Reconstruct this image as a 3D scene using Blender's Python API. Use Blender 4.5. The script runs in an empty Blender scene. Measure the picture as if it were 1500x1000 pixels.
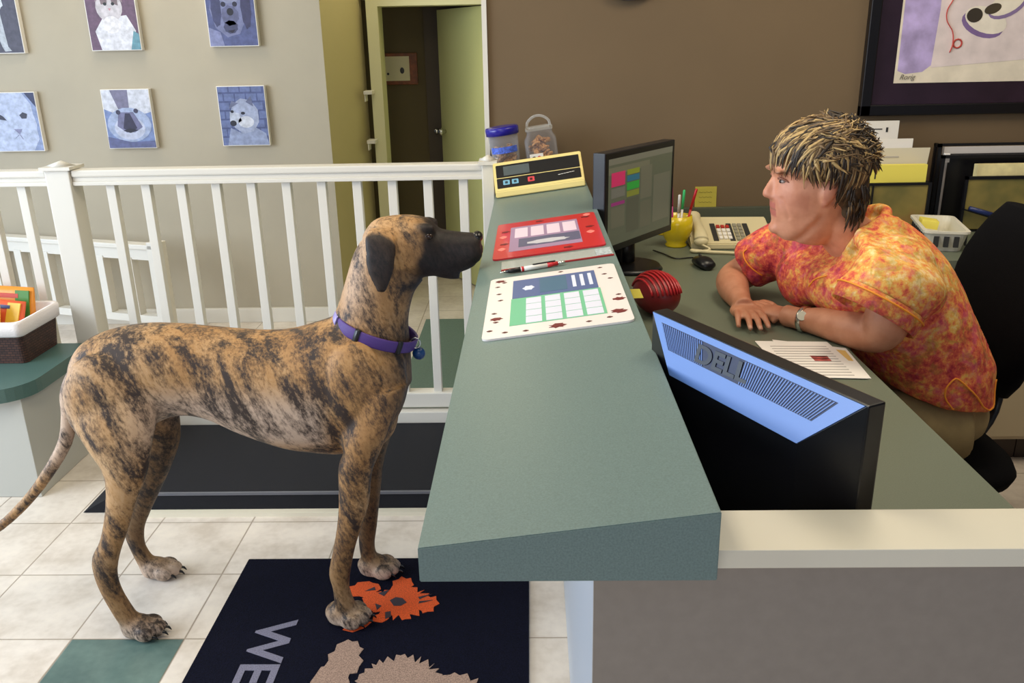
import bpy, bmesh, math, random
from mathutils import Vector, Matrix, noise
random.seed(7)
SC = bpy.context.scene
COL = SC.collection
PI = math.pi
V = Vector

# ------------------------------------------------------------------ materials
def s2l(c):
    return tuple(((x/255.0)/12.92 if x/255.0 <= 0.04045 else (((x/255.0)+0.055)/1.055)**2.4) for x in c)
def rgba(c): return s2l(c)+(1.0,)
MATS = {}
def nodes(name):
    m = bpy.data.materials.new(name); m.use_nodes = True
    nt = m.node_tree; b = nt.nodes['Principled BSDF']
    return m, nt, b
def mat(name, col, rough=.5, metal=0., spec=.5, var=0., vscale=20., bump=0., bscale=80., emit=0., coat=0.):
    if name in MATS: return MATS[name]
    m, nt, b = nodes(name)
    b.inputs['Base Color'].default_value = rgba(col)
    b.inputs['Roughness'].default_value = rough
    b.inputs['Metallic'].default_value = metal
    b.inputs['Specular IOR Level'].default_value = spec
    b.inputs['Coat Weight'].default_value = coat
    if emit:
        b.inputs['Emission Color'].default_value = rgba(col); b.inputs['Emission Strength'].default_value = emit
    if var or bump:
        tc = nt.nodes.new('ShaderNodeTexCoord')
    if var:
        n = nt.nodes.new('ShaderNodeTexNoise'); n.inputs['Scale'].default_value = vscale; n.inputs['Detail'].default_value = 6
        nt.links.new(tc.outputs['Object'], n.inputs['Vector'])
        r = nt.nodes.new('ShaderNodeValToRGB')
        r.color_ramp.elements[0].position = .3; r.color_ramp.elements[1].position = .7
        r.color_ramp.elements[0].color = rgba([max(0, x*(1-var)) for x in col]); r.color_ramp.elements[1].color = rgba([min(255, x*(1+var)) for x in col])
        nt.links.new(n.outputs['Fac'], r.inputs['Fac']); nt.links.new(r.outputs['Color'], b.inputs['Base Color'])
    if bump:
        n2 = nt.nodes.new('ShaderNodeTexNoise'); n2.inputs['Scale'].default_value = bscale; n2.inputs['Detail'].default_value = 4
        nt.links.new(tc.outputs['Object'], n2.inputs['Vector'])
        bp = nt.nodes.new('ShaderNodeBump'); bp.inputs['Strength'].default_value = bump; bp.inputs['Distance'].default_value = .004
        nt.links.new(n2.outputs['Fac'], bp.inputs['Height']); nt.links.new(bp.outputs['Normal'], b.inputs['Normal'])
    MATS[name] = m
    return m
def mathn(nt, op, a, b=None, c=None):
    n = nt.nodes.new('ShaderNodeMath'); n.operation = op
    for i, v in enumerate((a, b, c)):
        if v is None: continue
        if isinstance(v, (int, float)): n.inputs[i].default_value = v
        else: nt.links.new(v, n.inputs[i])
    return n.outputs[0]
def mixc(nt, fac, a, b):
    n = nt.nodes.new('ShaderNodeMix'); n.data_type = 'RGBA'
    for i, v in ((0, fac), (6, a), (7, b)):
        if isinstance(v, (int, float)): n.inputs[i].default_value = v
        elif isinstance(v, tuple): n.inputs[i].default_value = v
        else: nt.links.new(v, n.inputs[i])
    return n.outputs[2]
def ramp(nt, fac, stops):
    r = nt.nodes.new('ShaderNodeValToRGB'); e = r.color_ramp.elements
    while len(e) < len(stops): e.new(.5)
    for el, (p, c) in zip(e, stops): el.position = p; el.color = rgba(c) if len(c) == 3 else c
    nt.links.new(fac, r.inputs['Fac']); return r.outputs['Color']
def noisen(nt, vec, scale, detail=4., rough=.5, dist=0.):
    n = nt.nodes.new('ShaderNodeTexNoise'); n.inputs['Scale'].default_value = scale; n.inputs['Detail'].default_value = detail
    n.inputs['Roughness'].default_value = rough; n.inputs['Distortion'].default_value = dist
    nt.links.new(vec, n.inputs['Vector']); return n.outputs['Fac']
def objco(nt, scale=(1, 1, 1), loc=(0, 0, 0), rot=(0, 0, 0)):
    tc = nt.nodes.new('ShaderNodeTexCoord'); mp = nt.nodes.new('ShaderNodeMapping')
    mp.inputs['Scale'].default_value = scale; mp.inputs['Location'].default_value = loc; mp.inputs['Rotation'].default_value = rot
    nt.links.new(tc.outputs['Object'], mp.inputs['Vector']); return mp.outputs['Vector']
def clear(name, tint=(240, 240, 240), amt=.12):
    if name in MATS: return MATS[name]
    m, nt, b = nodes(name)
    b.inputs['Base Color'].default_value = rgba(tint); b.inputs['Roughness'].default_value = .08
    tr = nt.nodes.new('ShaderNodeBsdfTransparent'); tr.inputs['Color'].default_value = (.97, .97, .97, 1)
    mx = nt.nodes.new('ShaderNodeMixShader'); fr = nt.nodes.new('ShaderNodeLayerWeight'); fr.inputs['Blend'].default_value = .25
    f = mathn(nt, 'ADD', mathn(nt, 'MULTIPLY', fr.outputs['Facing'], .5), amt)
    nt.links.new(f, mx.inputs[0]); nt.links.new(tr.outputs[0], mx.inputs[1]); nt.links.new(b.outputs[0], mx.inputs[2])
    nt.links.new(mx.outputs[0], nt.nodes['Material Output'].inputs['Surface'])
    MATS[name] = m; return m

# ------------------------------------------------------------------ mesh helpers
def BM(): return bmesh.new()
def bx(bm, x0, x1, y0, y1, z0, z1, M=None, bev=0.):
    t = bmesh.new(); bmesh.ops.create_cube(t, size=1.)
    for v in t.verts: v.co = V((x0+(v.co.x+.5)*(x1-x0), y0+(v.co.y+.5)*(y1-y0), z0+(v.co.z+.5)*(z1-z0)))
    if bev: bmesh.ops.bevel(t, geom=t.edges[:], offset=bev, segments=2, affect='EDGES', profile=.6)
    merge(bm, t, M)
def merge(bm, t, M=None, mi=None):
    if M is not None: bmesh.ops.transform(t, matrix=M, verts=t.verts[:])
    mp = {}
    for v in t.verts: mp[v] = bm.verts.new(v.co)
    for f in t.faces:
        try:
            nf = bm.faces.new([mp[v] for v in f.verts]); nf.material_index = f.material_index if mi is None else mi; nf.smooth = f.smooth
        except ValueError: pass
    t.free()
def poly(bm, pts, mi=0):
    f = bm.faces.new([bm.verts.new(V(p)) for p in pts]); f.material_index = mi; return f
def prism(bm, pts, z0, z1, M=None, mi=0):
    t = bmesh.new(); n = len(pts)
    a = [t.verts.new((p[0], p[1], z0)) for p in pts]; b = [t.verts.new((p[0], p[1], z1)) for p in pts]
    t.faces.new(b); t.faces.new(a[::-1])
    for i in range(n): t.faces.new((a[i], a[(i+1) % n], b[(i+1) % n], b[i]))
    for f in t.faces: f.material_index = mi
    bmesh.ops.recalc_face_normals(t, faces=t.faces[:]); merge(bm, t, M)
def loft(bm, rings, n=20, cap=True, M=None, expo=2., mi=0, closed=False):
    """rings: (centre, A, B) -> superellipse ring"""
    t = bmesh.new(); R = []
    for c, A, B in rings:
        c, A, B = V(c), V(A), V(B); r = []
        for i in range(n):
            a = 2*PI*i/n; ca, sa = math.cos(a), math.sin(a)
            ca = math.copysign(abs(ca)**(2/expo), ca); sa = math.copysign(abs(sa)**(2/expo), sa)
            r.append(t.verts.new(c+A*ca+B*sa))
        R.append(r)
    m = len(R)
    for k in range(m if closed else m-1):
        p, q = R[k], R[(k+1) % m]
        for i in range(n):
            f = t.faces.new((p[i], p[(i+1) % n], q[(i+1) % n], q[i])); f.smooth = True
    if cap and not closed:
        t.faces.new(R[0][::-1]); t.faces.new(R[-1])
    for f in t.faces: f.material_index = mi
    bmesh.ops.recalc_face_normals(t, faces=t.faces[:]); merge(bm, t, M)
def cr(vals, k=4):
    """Catmull-Rom resample of a list of tuples"""
    out = []; n = len(vals)
    for i in range(n-1):
        p0, p1, p2, p3 = vals[max(i-1, 0)], vals[i], vals[i+1], vals[min(i+2, n-1)]
        for j in range(k):
            t = j/k
            out.append(tuple(.5*((2*b)+(-a+c)*t+(2*a-5*b+4*c-d)*t*t+(-a+3*b-3*c+d)*t*t*t) for a, b, c, d in zip(p0, p1, p2, p3)))
    out.append(tuple(vals[-1])); return out
def pairs(bm, lst, k=4, n=24, expo=2.):
    """lst: (tx,tz,bx,bz,y,w) outline pairs"""
    L = cr([tuple(q) for q in lst], k); rings = []
    for tx, tz, bx_, bz, y, w in L:
        rings.append((((tx+bx_)/2, y, (tz+bz)/2), ((tx-bx_)/2, 0, (tz-bz)/2), (0, w, 0)))
    loft(bm, rings, n=n, expo=expo)
def tube(bm, pts, k=4, n=12, flat=1., up=(0, 0, 1), M=None, mi=0):
    """pts: (x,y,z,r)"""
    L = cr([tuple(p) for p in pts], k) if k > 1 else [tuple(p) for p in pts]
    P = [V(p[:3]) for p in L]; rings = []
    side = None
    for i, p in enumerate(P):
        d = (P[min(i+1, len(P)-1)]-P[max(i-1, 0)])
        d = d.normalized() if d.length > 1e-9 else V((0, 0, 1))
        if side is None:
            u = V(up)
            if abs(d.dot(u)) > .95: u = V((1, 0, 0)) if abs(d.x) < .9 else V((0, 1, 0))
            side = d.cross(u).normalized()
        side = (side-d*side.dot(d)).normalized(); u2 = side.cross(d)
        r = L[i][3]; rings.append((p, side*r, u2*r*flat))
    loft(bm, rings, n=n, M=M, mi=mi)
def ell(bm, c, r, M=None, seg=20, mi=0):
    t = bmesh.new(); bmesh.ops.create_uvsphere(t, u_segments=seg, v_segments=max(8, seg//2), radius=1.)
    R = M if M is not None else Matrix.Identity(4)
    for v in t.verts: v.co = V(c)+R.to_3x3() @ V((v.co.x*r[0], v.co.y*r[1], v.co.z*r[2]))
    for f in t.faces: f.smooth = True; f.material_index = mi
    merge(bm, t)
def cyl(bm, c, r, z0, z1, n=24, r2=None, M=None, mi=0, smooth=True):
    r2 = r if r2 is None else r2; x, y = c[0], c[1]
    loft(bm, [((x, y, z0), (r, 0, 0), (0, r, 0)), ((x, y, z1), (r2, 0, 0), (0, r2, 0))], n=n, M=M, mi=mi)
def rrect(bm, x0, x1, y0, y1, z0, z1, r=.02, M=None, seg=6, mi=0):
    pts = []
    for cx, cy, a0 in ((x1-r, y1-r, 0), (x0+r, y1-r, 90), (x0+r, y0+r, 180), (x1-r, y0+r, 270)):
        for i in range(seg+1):
            a = math.radians(a0+90*i/seg); pts.append((cx+r*math.cos(a), cy+r*math.sin(a)))
    prism(bm, pts, z0, z1, M, mi)

# ------------------------------------------------------------------ objects
ROOTM = {}
def finish(o, bm, mats, smooth=None):
    me = bpy.data.meshes.new(o.name); bm.to_mesh(me); bm.free(); o.data = me
def obj(name, bm, mats, parent=None, world=False, smooth=False):
    me = bpy.data.meshes.new(name)
    if world and parent is not None:
        r = parent
        while r.parent is not None: r = r.parent
        bmesh.ops.transform(bm, matrix=ROOTM[r.name].inverted(), verts=bm.verts[:])
    if smooth:
        for f in bm.faces: f.smooth = True
    bm.to_mesh(me); bm.free()
    for m in (mats if isinstance(mats, (list, tuple)) else [mats]): me.materials.append(m)
    o = bpy.data.objects.new(name, me); COL.objects.link(o)
    if parent is not None: o.parent = parent
    return o
def tag(o, label, cat, group=None, kind=None):
    o['label'] = label; o['category'] = cat
    if group: o['group'] = group
    if kind: o['kind'] = kind
    return o
def thing(name, label, cat, loc=(0, 0, 0), rot=(0, 0, 0), group=None):
    o = bpy.data.objects.new(name, None); COL.objects.link(o); o.empty_display_size = .05
    o.location = loc; o.rotation_euler = rot
    from mathutils import Euler
    ROOTM[o.name] = Matrix.Translation(V(loc)) @ Euler(rot, 'XYZ').to_matrix().to_4x4()
    return tag(o, label, cat, group)
def setm(o, loc, rot=(0, 0, 0)):
    o.location = loc; o.rotation_euler = rot
def struct(name, bm, m):
    o = obj(name, bm, m); o['kind'] = 'structure'; return o
def copy_tree(o, parent=None):
    c = o.copy(); COL.objects.link(c)
    if parent is not None: c.parent = parent
    for ch in [k for k in bpy.data.objects if k.parent == o]: copy_tree(ch, c)
    return c
def remesh(o, voxel, smooth=6, factor=.5):
    r = o.modifiers.new('r', 'REMESH'); r.mode = 'VOXEL'; r.voxel_size = voxel; r.use_smooth_shade = True
    s = o.modifiers.new('s', 'SMOOTH'); s.iterations = smooth; s.factor = factor
    dg = bpy.context.evaluated_depsgraph_get(); dg.update()
    me = bpy.data.meshes.new_from_object(o.evaluated_get(dg))
    o.modifiers.clear(); ms = [m for m in o.data.materials]; o.data = me
    me.materials.clear()
    for m in ms: me.materials.append(m)
    for p in me.polygons: p.use_smooth = True; p.material_index = 0
    return o
def textbm(body, size, depth=.001, align='CENTER', bold=0.):
    cu = bpy.data.curves.new('text', 'FONT'); cu.body = body; cu.size = size; cu.extrude = depth; cu.align_x = align; cu.align_y = 'CENTER'; cu.offset = bold
    o = bpy.data.objects.new('text', cu); COL.objects.link(o)
    dg = bpy.context.evaluated_depsgraph_get(); dg.update()
    me = bpy.data.meshes.new_from_object(o.evaluated_get(dg)); b = bmesh.new(); b.from_mesh(me)
    bpy.data.objects.remove(o); bpy.data.curves.remove(cu); bpy.data.meshes.remove(me)
    return b
def attr(o, name, fn):
    me = o.data; a = me.attributes.new(name, 'FLOAT_COLOR', 'POINT')
    for i, v in enumerate(me.vertices): a.data[i].color = fn(v.co)
def sst(a, b, x):
    t = max(0., min(1., (x-a)/(b-a))); return t*t*(3-2*t)
# ------------------------------------------------------------------ outlines of the dog and the head (metres)
DOG= {'trunk': [(-1.21, 0.757, -1.21, 0.697, 2.1, 0.04), (-1.18, 0.799, -1.215, 0.61, 2.1, 0.08), (-1.12, 0.83, -1.168, 0.56, 2.1, 0.105), (-1.027, 0.848, -1.077, 0.548, 2.1, 0.115), (-0.938, 0.848, -0.961, 0.596, 2.1, 0.105), (-0.832, 0.838, -0.875, 0.591, 2.1, 0.1), (-0.726, 0.827, -0.778, 0.545, 2.1, 0.115), (-0.637, 0.828, -0.671, 0.504, 2.1, 0.125), (-0.555, 0.849, -0.579, 0.488, 2.1, 0.13), (-0.491, 0.867, -0.501, 0.486, 2.1, 0.13), (-0.422, 0.851, -0.418, 0.522, 2.1, 0.12), (-0.362, 0.823, -0.352, 0.601, 2.1, 0.095), (-0.33, 0.785, -0.325, 0.689, 2.1, 0.06)], 'neck': [(-0.547, 0.838, -0.319, 0.679, 2.1, 0.1), (-0.508, 0.874, -0.318, 0.785, 2.1, 0.085), (-0.475, 0.954, -0.319, 0.854, 2.1, 0.075), (-0.449, 1.024, -0.301, 0.923, 2.1, 0.07), (-0.427, 1.062, -0.275, 0.958, 2.1, 0.066)], 'head': [(-0.422, 1.075, -0.347, 0.977, 2.1, 0.05), (-0.391, 1.112, -0.309, 0.969, 2.1, 0.064), (-0.348, 1.123, -0.271, 0.969, 2.1, 0.068), (-0.295, 1.124, -0.24, 0.972, 2.1, 0.064), (-0.257, 1.115, -0.226, 0.972, 2.1, 0.056), (-0.232, 1.092, -0.208, 0.973, 2.1, 0.048), (-0.209, 1.085, -0.191, 0.977, 2.1, 0.044), (-0.167, 1.079, -0.161, 0.985, 2.1, 0.04), (-0.139, 1.077, -0.137, 1.002, 2.1, 0.034), (-0.124, 1.067, -0.127, 1.037, 2.1, 0.018)], 'jaw': [(-0.238, 1.002, -0.24, 0.968, 2.1, 0.03), (-0.213, 0.996, -0.206, 0.961, 2.1, 0.028), (-0.187, 0.993, -0.181, 0.96, 2.1, 0.02)], 'hindn': [(-0.981, 0.751, -1.158, 0.762, 2.06, 0.04), (-0.962, 0.684, -1.194, 0.687, 2.035, 0.062), (-0.971, 0.624, -1.19, 0.621, 2.01, 0.06), (-0.988, 0.556, -1.159, 0.562, 1.99, 0.05), (-1.004, 0.485, -1.119, 0.49, 1.975, 0.038), (-1.041, 0.405, -1.122, 0.406, 1.965, 0.028), (-1.072, 0.329, -1.153, 0.3, 1.96, 0.023), (-1.103, 0.261, -1.183, 0.245, 1.955, 0.023), (-1.12, 0.201, -1.184, 0.193, 1.95, 0.022), (-1.118, 0.149, -1.173, 0.132, 1.95, 0.021), (-1.101, 0.092, -1.154, 0.077, 1.95, 0.024), (-1.084, 0.048, -1.136, 0.039, 1.95, 0.03)], 'hindf': [(-0.988, 0.639, -1.184, 0.661, 2.17, 0.065), (-0.991, 0.552, -1.188, 0.554, 2.18, 0.06), (-1.009, 0.469, -1.164, 0.46, 2.2, 0.05), (-1.053, 0.377, -1.164, 0.367, 2.21, 0.038), (-1.108, 0.283, -1.196, 0.268, 2.22, 0.028), (-1.15, 0.211, -1.227, 0.182, 2.225, 0.023), (-1.174, 0.159, -1.234, 0.136, 2.23, 0.022), (-1.179, 0.103, -1.224, 0.089, 2.23, 0.021), (-1.16, 0.054, -1.207, 0.035, 2.23, 0.026)], 'foren': [(-0.319, 0.708, -0.493, 0.672, 2.03, 0.06), (-0.338, 0.648, -0.496, 0.602, 2.015, 0.058), (-0.367, 0.592, -0.495, 0.56, 2.0, 0.052), (-0.397, 0.529, -0.493, 0.53, 1.995, 0.045), (-0.421, 0.472, -0.508, 0.489, 1.99, 0.036), (-0.435, 0.386, -0.516, 0.387, 1.99, 0.029), (-0.461, 0.31, -0.528, 0.31, 1.99, 0.026), (-0.482, 0.251, -0.544, 0.241, 1.99, 0.026), (-0.501, 0.176, -0.561, 0.17, 1.99, 0.026), (-0.509, 0.122, -0.554, 0.118, 1.99, 0.026), (-0.498, 0.069, -0.555, 0.051, 1.99, 0.03)], 'foref': [(-0.341, 0.652, -0.51, 0.593, 2.17, 0.06), (-0.377, 0.546, -0.502, 0.484, 2.18, 0.05), (-0.425, 0.414, -0.499, 0.399, 2.2, 0.036), (-0.445, 0.312, -0.503, 0.295, 2.21, 0.029), (-0.466, 0.186, -0.524, 0.175, 2.22, 0.025), (-0.48, 0.104, -0.526, 0.09, 2.22, 0.025), (-0.469, 0.052, -0.518, 0.038, 2.22, 0.028)], 'ear': [(-0.393, 1.106, -0.34, 1.102, 2.043, 0.014), (-0.4, 1.088, -0.325, 1.072, 2.02, 0.012), (-0.399, 1.047, -0.326, 1.035, 2.008, 0.011), (-0.398, 1.01, -0.334, 1.002, 2.004, 0.011), (-0.387, 0.981, -0.346, 0.973, 2.004, 0.01), (-0.376, 0.955, -0.357, 0.951, 2.004, 0.008)], 'earf': [(-0.393, 1.106, -0.34, 1.102, 2.157, 0.014), (-0.4, 1.088, -0.325, 1.072, 2.18, 0.012), (-0.399, 1.047, -0.326, 1.035, 2.192, 0.011), (-0.398, 1.01, -0.334, 1.002, 2.196, 0.011), (-0.387, 0.981, -0.346, 0.973, 2.196, 0.01), (-0.376, 0.955, -0.357, 0.951, 2.196, 0.008)], 'tail': [(-1.21, 2.1, 0.719, 0.0217), (-1.243, 2.1, 0.66, 0.0217), (-1.248, 2.09, 0.595, 0.0207), (-1.268, 2.08, 0.523, 0.0188), (-1.322, 2.07, 0.442, 0.0169), (-1.394, 2.06, 0.358, 0.015), (-1.481, 2.05, 0.283, 0.0132), (-1.562, 2.04, 0.238, 0.0105)], 'eye': (-0.252, 2.045, 1.079), 'collar': [(-0.497, 2.1, 0.867), (-0.434, 2.03, 0.867), (-0.38, 2.01, 0.851), (-0.344, 2.04, 0.826), (-0.316, 2.1, 0.794)]}
WOM= {'head': [(0.667, 1.325, 0.725, 1.324, 2.15, 0.03), (0.621, 1.293, 0.785, 1.294, 2.15, 0.062), (0.596, 1.253, 0.807, 1.249, 2.15, 0.076), (0.592, 1.22, 0.816, 1.216, 2.15, 0.08), (0.601, 1.191, 0.817, 1.188, 2.15, 0.079), (0.599, 1.167, 0.813, 1.164, 2.15, 0.077), (0.598, 1.142, 0.802, 1.139, 2.15, 0.073), (0.6, 1.116, 0.792, 1.113, 2.15, 0.068), (0.605, 1.092, 0.781, 1.084, 2.15, 0.062), (0.609, 1.064, 0.765, 1.046, 2.15, 0.052), (0.632, 1.041, 0.729, 1.024, 2.15, 0.036)], 'nosetip': (0.582, 2.15, 1.154), 'bridge': (0.601, 2.15, 1.191), 'nosebase': (0.603, 2.15, 1.142), 'ulip': (0.597, 2.15, 1.128), 'llip': (0.601, 2.15, 1.109), 'chin': (0.616, 2.15, 1.061), 'eye': (0.61, 2.105, 1.191), 'brow': (0.598, 2.105, 1.212), 'ear': (0.712, 2.07, 1.172), 'earlobe': (0.705, 2.07, 1.151), 'eartop': (0.715, 2.07, 1.196), 'cheek': (0.637, 2.1, 1.135), 'neckfront': (0.713, 2.15, 1.012), 'neckback': (0.827, 2.15, 1.097), 'nbf': (0.708, 2.15, 0.976), 'hairtop': (0.698, 2.15, 1.347), 'hairfront': (0.585, 2.15, 1.236), 'hairback': (0.835, 2.15, 1.224)}
# ------------------------------------------------------------------ shared materials
M_white = mat('white_paint', (218, 213, 202), .45)
M_wallL = mat('beige_wall_paint', (172, 162, 142), .8, var=.02, vscale=3)
M_wallB = mat('brown_wall_paint', (110, 91, 66), .8, var=.02, vscale=3)
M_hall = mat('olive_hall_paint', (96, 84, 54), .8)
M_ceil = mat('ceiling_white', (225, 222, 212), .9)
M_lam = mat('green_laminate', (106, 125, 121), .38, var=.07, vscale=420, spec=.45)
M_lamdesk = mat('green_desk_laminate', (106, 114, 98), .42, var=.05, vscale=420)
M_lamB = mat('bench_laminate', (72, 100, 94), .4, var=.05, vscale=400)
M_grey = mat('grey_laminate', (142, 132, 121), .5, var=.02, vscale=60)
M_lgrey = mat('light_grey_panel', (178, 178, 170), .5)
M_cream = mat('cream_trim', (226, 219, 198), .45)
M_black = mat('black_plastic', (16, 16, 20), .35)
M_rub = mat('black_rubber', (24, 25, 31), .75, spec=.25, var=.12, vscale=300, bump=.3, bscale=600)
M_fabric = mat('black_fabric', (11, 11, 14), .95, spec=.12, bump=.4, bscale=500)
M_paper = mat('white_paper', (240, 236, 230), .7)
M_yel = mat('yellow_paper', (246, 232, 104), .7)
M_chrome = mat('chrome', (210, 210, 205), .2, metal=1.)
M_beige = mat('beige_plastic', (226, 214, 172), .45)
M_dk = mat('dark_grey_plastic', (52, 52, 52), .5)

def floor_mat():
    m, nt, b = nodes('ceramic_tile')
    tc = nt.nodes.new('ShaderNodeTexCoord'); sp = nt.nodes.new('ShaderNodeSeparateXYZ'); nt.links.new(tc.outputs['Object'], sp.inputs[0])
    fx = mathn(nt, 'DIVIDE', mathn(nt, 'ADD', sp.outputs[0], 1.2725+.3125*40), .3125)
    fy = mathn(nt, 'DIVIDE', mathn(nt, 'ADD', sp.outputs[1], -1.932+.303*40), .303)
    gx = mathn(nt, 'ABSOLUTE', mathn(nt, 'SUBTRACT', mathn(nt, 'FRACT', mathn(nt, 'ADD', fx, .5)), .5))
    gy = mathn(nt, 'ABSOLUTE', mathn(nt, 'SUBTRACT', mathn(nt, 'FRACT', mathn(nt, 'ADD', fy, .5)), .5))
    g = mathn(nt, 'MINIMUM', gx, gy)
    line = mathn(nt, 'SMOOTH_MIN', mathn(nt, 'DIVIDE', g, .012), 1., .2)
    ix = mathn(nt, 'FLOOR', fx); iy = mathn(nt, 'FLOOR', fy)
    wn = nt.nodes.new('ShaderNodeTexWhiteNoise'); wn.noise_dimensions = '2D'
    cb = nt.nodes.new('ShaderNodeCombineXYZ'); nt.links.new(ix, cb.inputs[0]); nt.links.new(iy, cb.inputs[1]); nt.links.new(cb.outputs[0], wn.inputs['Vector'])
    n1 = noisen(nt, tc.outputs['Object'], 7., 6.)
    n2 = noisen(nt, tc.outputs['Object'], 40., 4.)
    v = mathn(nt, 'ADD', mathn(nt, 'MULTIPLY', n1, .7), mathn(nt, 'MULTIPLY', n2, .3))
    c = ramp(nt, v, [(.35, (200, 188, 174)), (.55, (222, 212, 200)), (.7, (232, 222, 208))])
    c = mixc(nt, mathn(nt, 'MULTIPLY', wn.outputs['Value'], .12), c, rgba((196, 180, 156)))
    # accent tiles: every fourth tile both ways
    ax = mathn(nt, 'LESS_THAN', mathn(nt, 'ABSOLUTE', mathn(nt, 'SUBTRACT', mathn(nt, 'MODULO', ix, 8.), 0.)), .5)
    ay = mathn(nt, 'LESS_THAN', mathn(nt, 'ABSOLUTE', mathn(nt, 'SUBTRACT', mathn(nt, 'MODULO', iy, 4.), 3.)), .5)
    acc = mathn(nt, 'MULTIPLY', ax, ay)
    gcol = ramp(nt, v, [(.35, (74, 98, 94)), (.7, (104, 128, 120))])
    c = mixc(nt, acc, c, gcol)
    c = mixc(nt, line, rgba((150, 134, 116)), c)
    nt.links.new(c, b.inputs['Base Color']); b.inputs['Roughness'].default_value = .38
    bp = nt.nodes.new('ShaderNodeBump'); bp.inputs['Strength'].default_value = .4; bp.inputs['Distance'].default_value = .003
    nt.links.new(line, bp.inputs['Height']); nt.links.new(bp.outputs['Normal'], b.inputs['Normal'])
    return m

# ------------------------------------------------------------------ setting
b = BM(); bx(b, -5, 3.6, -1.5, 7, -.1, 0); struct('floor', b, floor_mat())
b = BM(); bx(b, -5, 3.6, .2, 7, 2.62, 2.7); struct('ceiling', b, M_ceil)
b = BM(); bx(b, -5, -1.095, 4.8, 4.92, 0, 2.62); struct('wall_left', b, M_wallL)
b = BM(); prism(b, [(-1.095, 4.8), (-.975, 5.34), (-1.05, 5.36), (-1.17, 4.9)], 0, 2.62); struct('wall_passage', b, mat('passage_paint', (184, 172, 126), .8))
b = BM(); bx(b, -.165, 3.3, 3.55, 3.67, 0, 2.62); struct('wall_back', b, M_wallB)
b = BM(); bx(b, 3.3, 3.42, .2, 3.67, 0, 2.62); struct('wall_right', b, M_wallB)
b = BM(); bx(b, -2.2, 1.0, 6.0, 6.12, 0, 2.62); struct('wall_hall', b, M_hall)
b = BM(); bx(b, -.975, -.945, 5.3, 5.42, 1.775, 2.62); bx(b, -.945, .3, 5.3, 5.42, 1.8, 2.62); struct('wall_lintel', b, M_wallL)
b = BM(); bx(b, -.163, -.02, 3.67, 5.42, 0, 2.62); struct('wall_corridor', b, mat('corridor_paint', (168, 160, 110), .8))
# door frame of the hall doorway
b = BM()
bx(b, -.935, -.868, 5.26, 5.42, 0, 1.80); bx(b, -.868, -.165, 5.26, 5.42, 1.735, 1.80); bx(b, -.2, -.165, 5.26, 5.42, 0, 1.735)
d = struct('door_1', b, mat('door_trim', (206, 202, 160), .5))
t = thing('door_leaf', 'pale green hall door standing open in the doorway', 'door', (-.2, 5.24, 0), (0, 0, math.radians(121)))
b = BM(); bx(b, 0, .72, -.02, .02, .01, 1.73, bev=.003); dl = obj('panel', b, mat('door_leaf_paint', (196, 196, 132), .5), t)
b = BM(); ell(b, (.66, .055, .98), (.026, .022, .026)); tube(b, [(.66, .02, .98, .012), (.66, .05, .98, .012)], k=1); obj('knob', b, M_chrome, t, smooth=True)
b = BM(); ell(b, (.66, -.055, .98), (.026, .022, .026)); tube(b, [(.66, -.02, .98, .012), (.66, -.05, .98, .012)], k=1)
obj('knob', b, M_chrome, t, smooth=True)
t = thing('closet_door', 'dark olive door with a small round knob at the end of the hall', 'door', (-.63, 5.97, 0))
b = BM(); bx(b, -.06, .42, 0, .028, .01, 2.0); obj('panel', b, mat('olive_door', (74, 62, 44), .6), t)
b = BM(); ell(b, (0, -.035, .97), (.022, .022, .022)); tube(b, [(0, 0, .97, .01), (0, -.03, .97, .01)], k=1); obj('knob', b, M_chrome, t, smooth=True)
for zz, lb in ((1.255, 'upper'), (.975, 'lower')):
    b = BM(); bx(b, -.965, -.915, 5.16, 5.258, zz, zz+.02, bev=.002); bx(b, -.962, -.957, 5.17, 5.25, zz-.04, zz)
    tag(obj('wall_shelf', b, M_white), lb+' small white shelf beside the hall door frame', 'shelf')
# white trim & baseboards
b = BM(); bx(b, -.182, -.163, 3.535, 3.69, 0, 2.62); struct('trim_1', b, M_white)
b = BM(); bx(b, -5, -1.09, 4.775, 4.8, 0, .085, bev=.003); struct('baseboard_left', b, M_white)
b = BM(); bx(b, -2.2, -.72, 5.98, 6.0, 0, .08); struct('baseboard_hall', b, mat('dark_baseboard', (70, 56, 38), .6))

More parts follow.
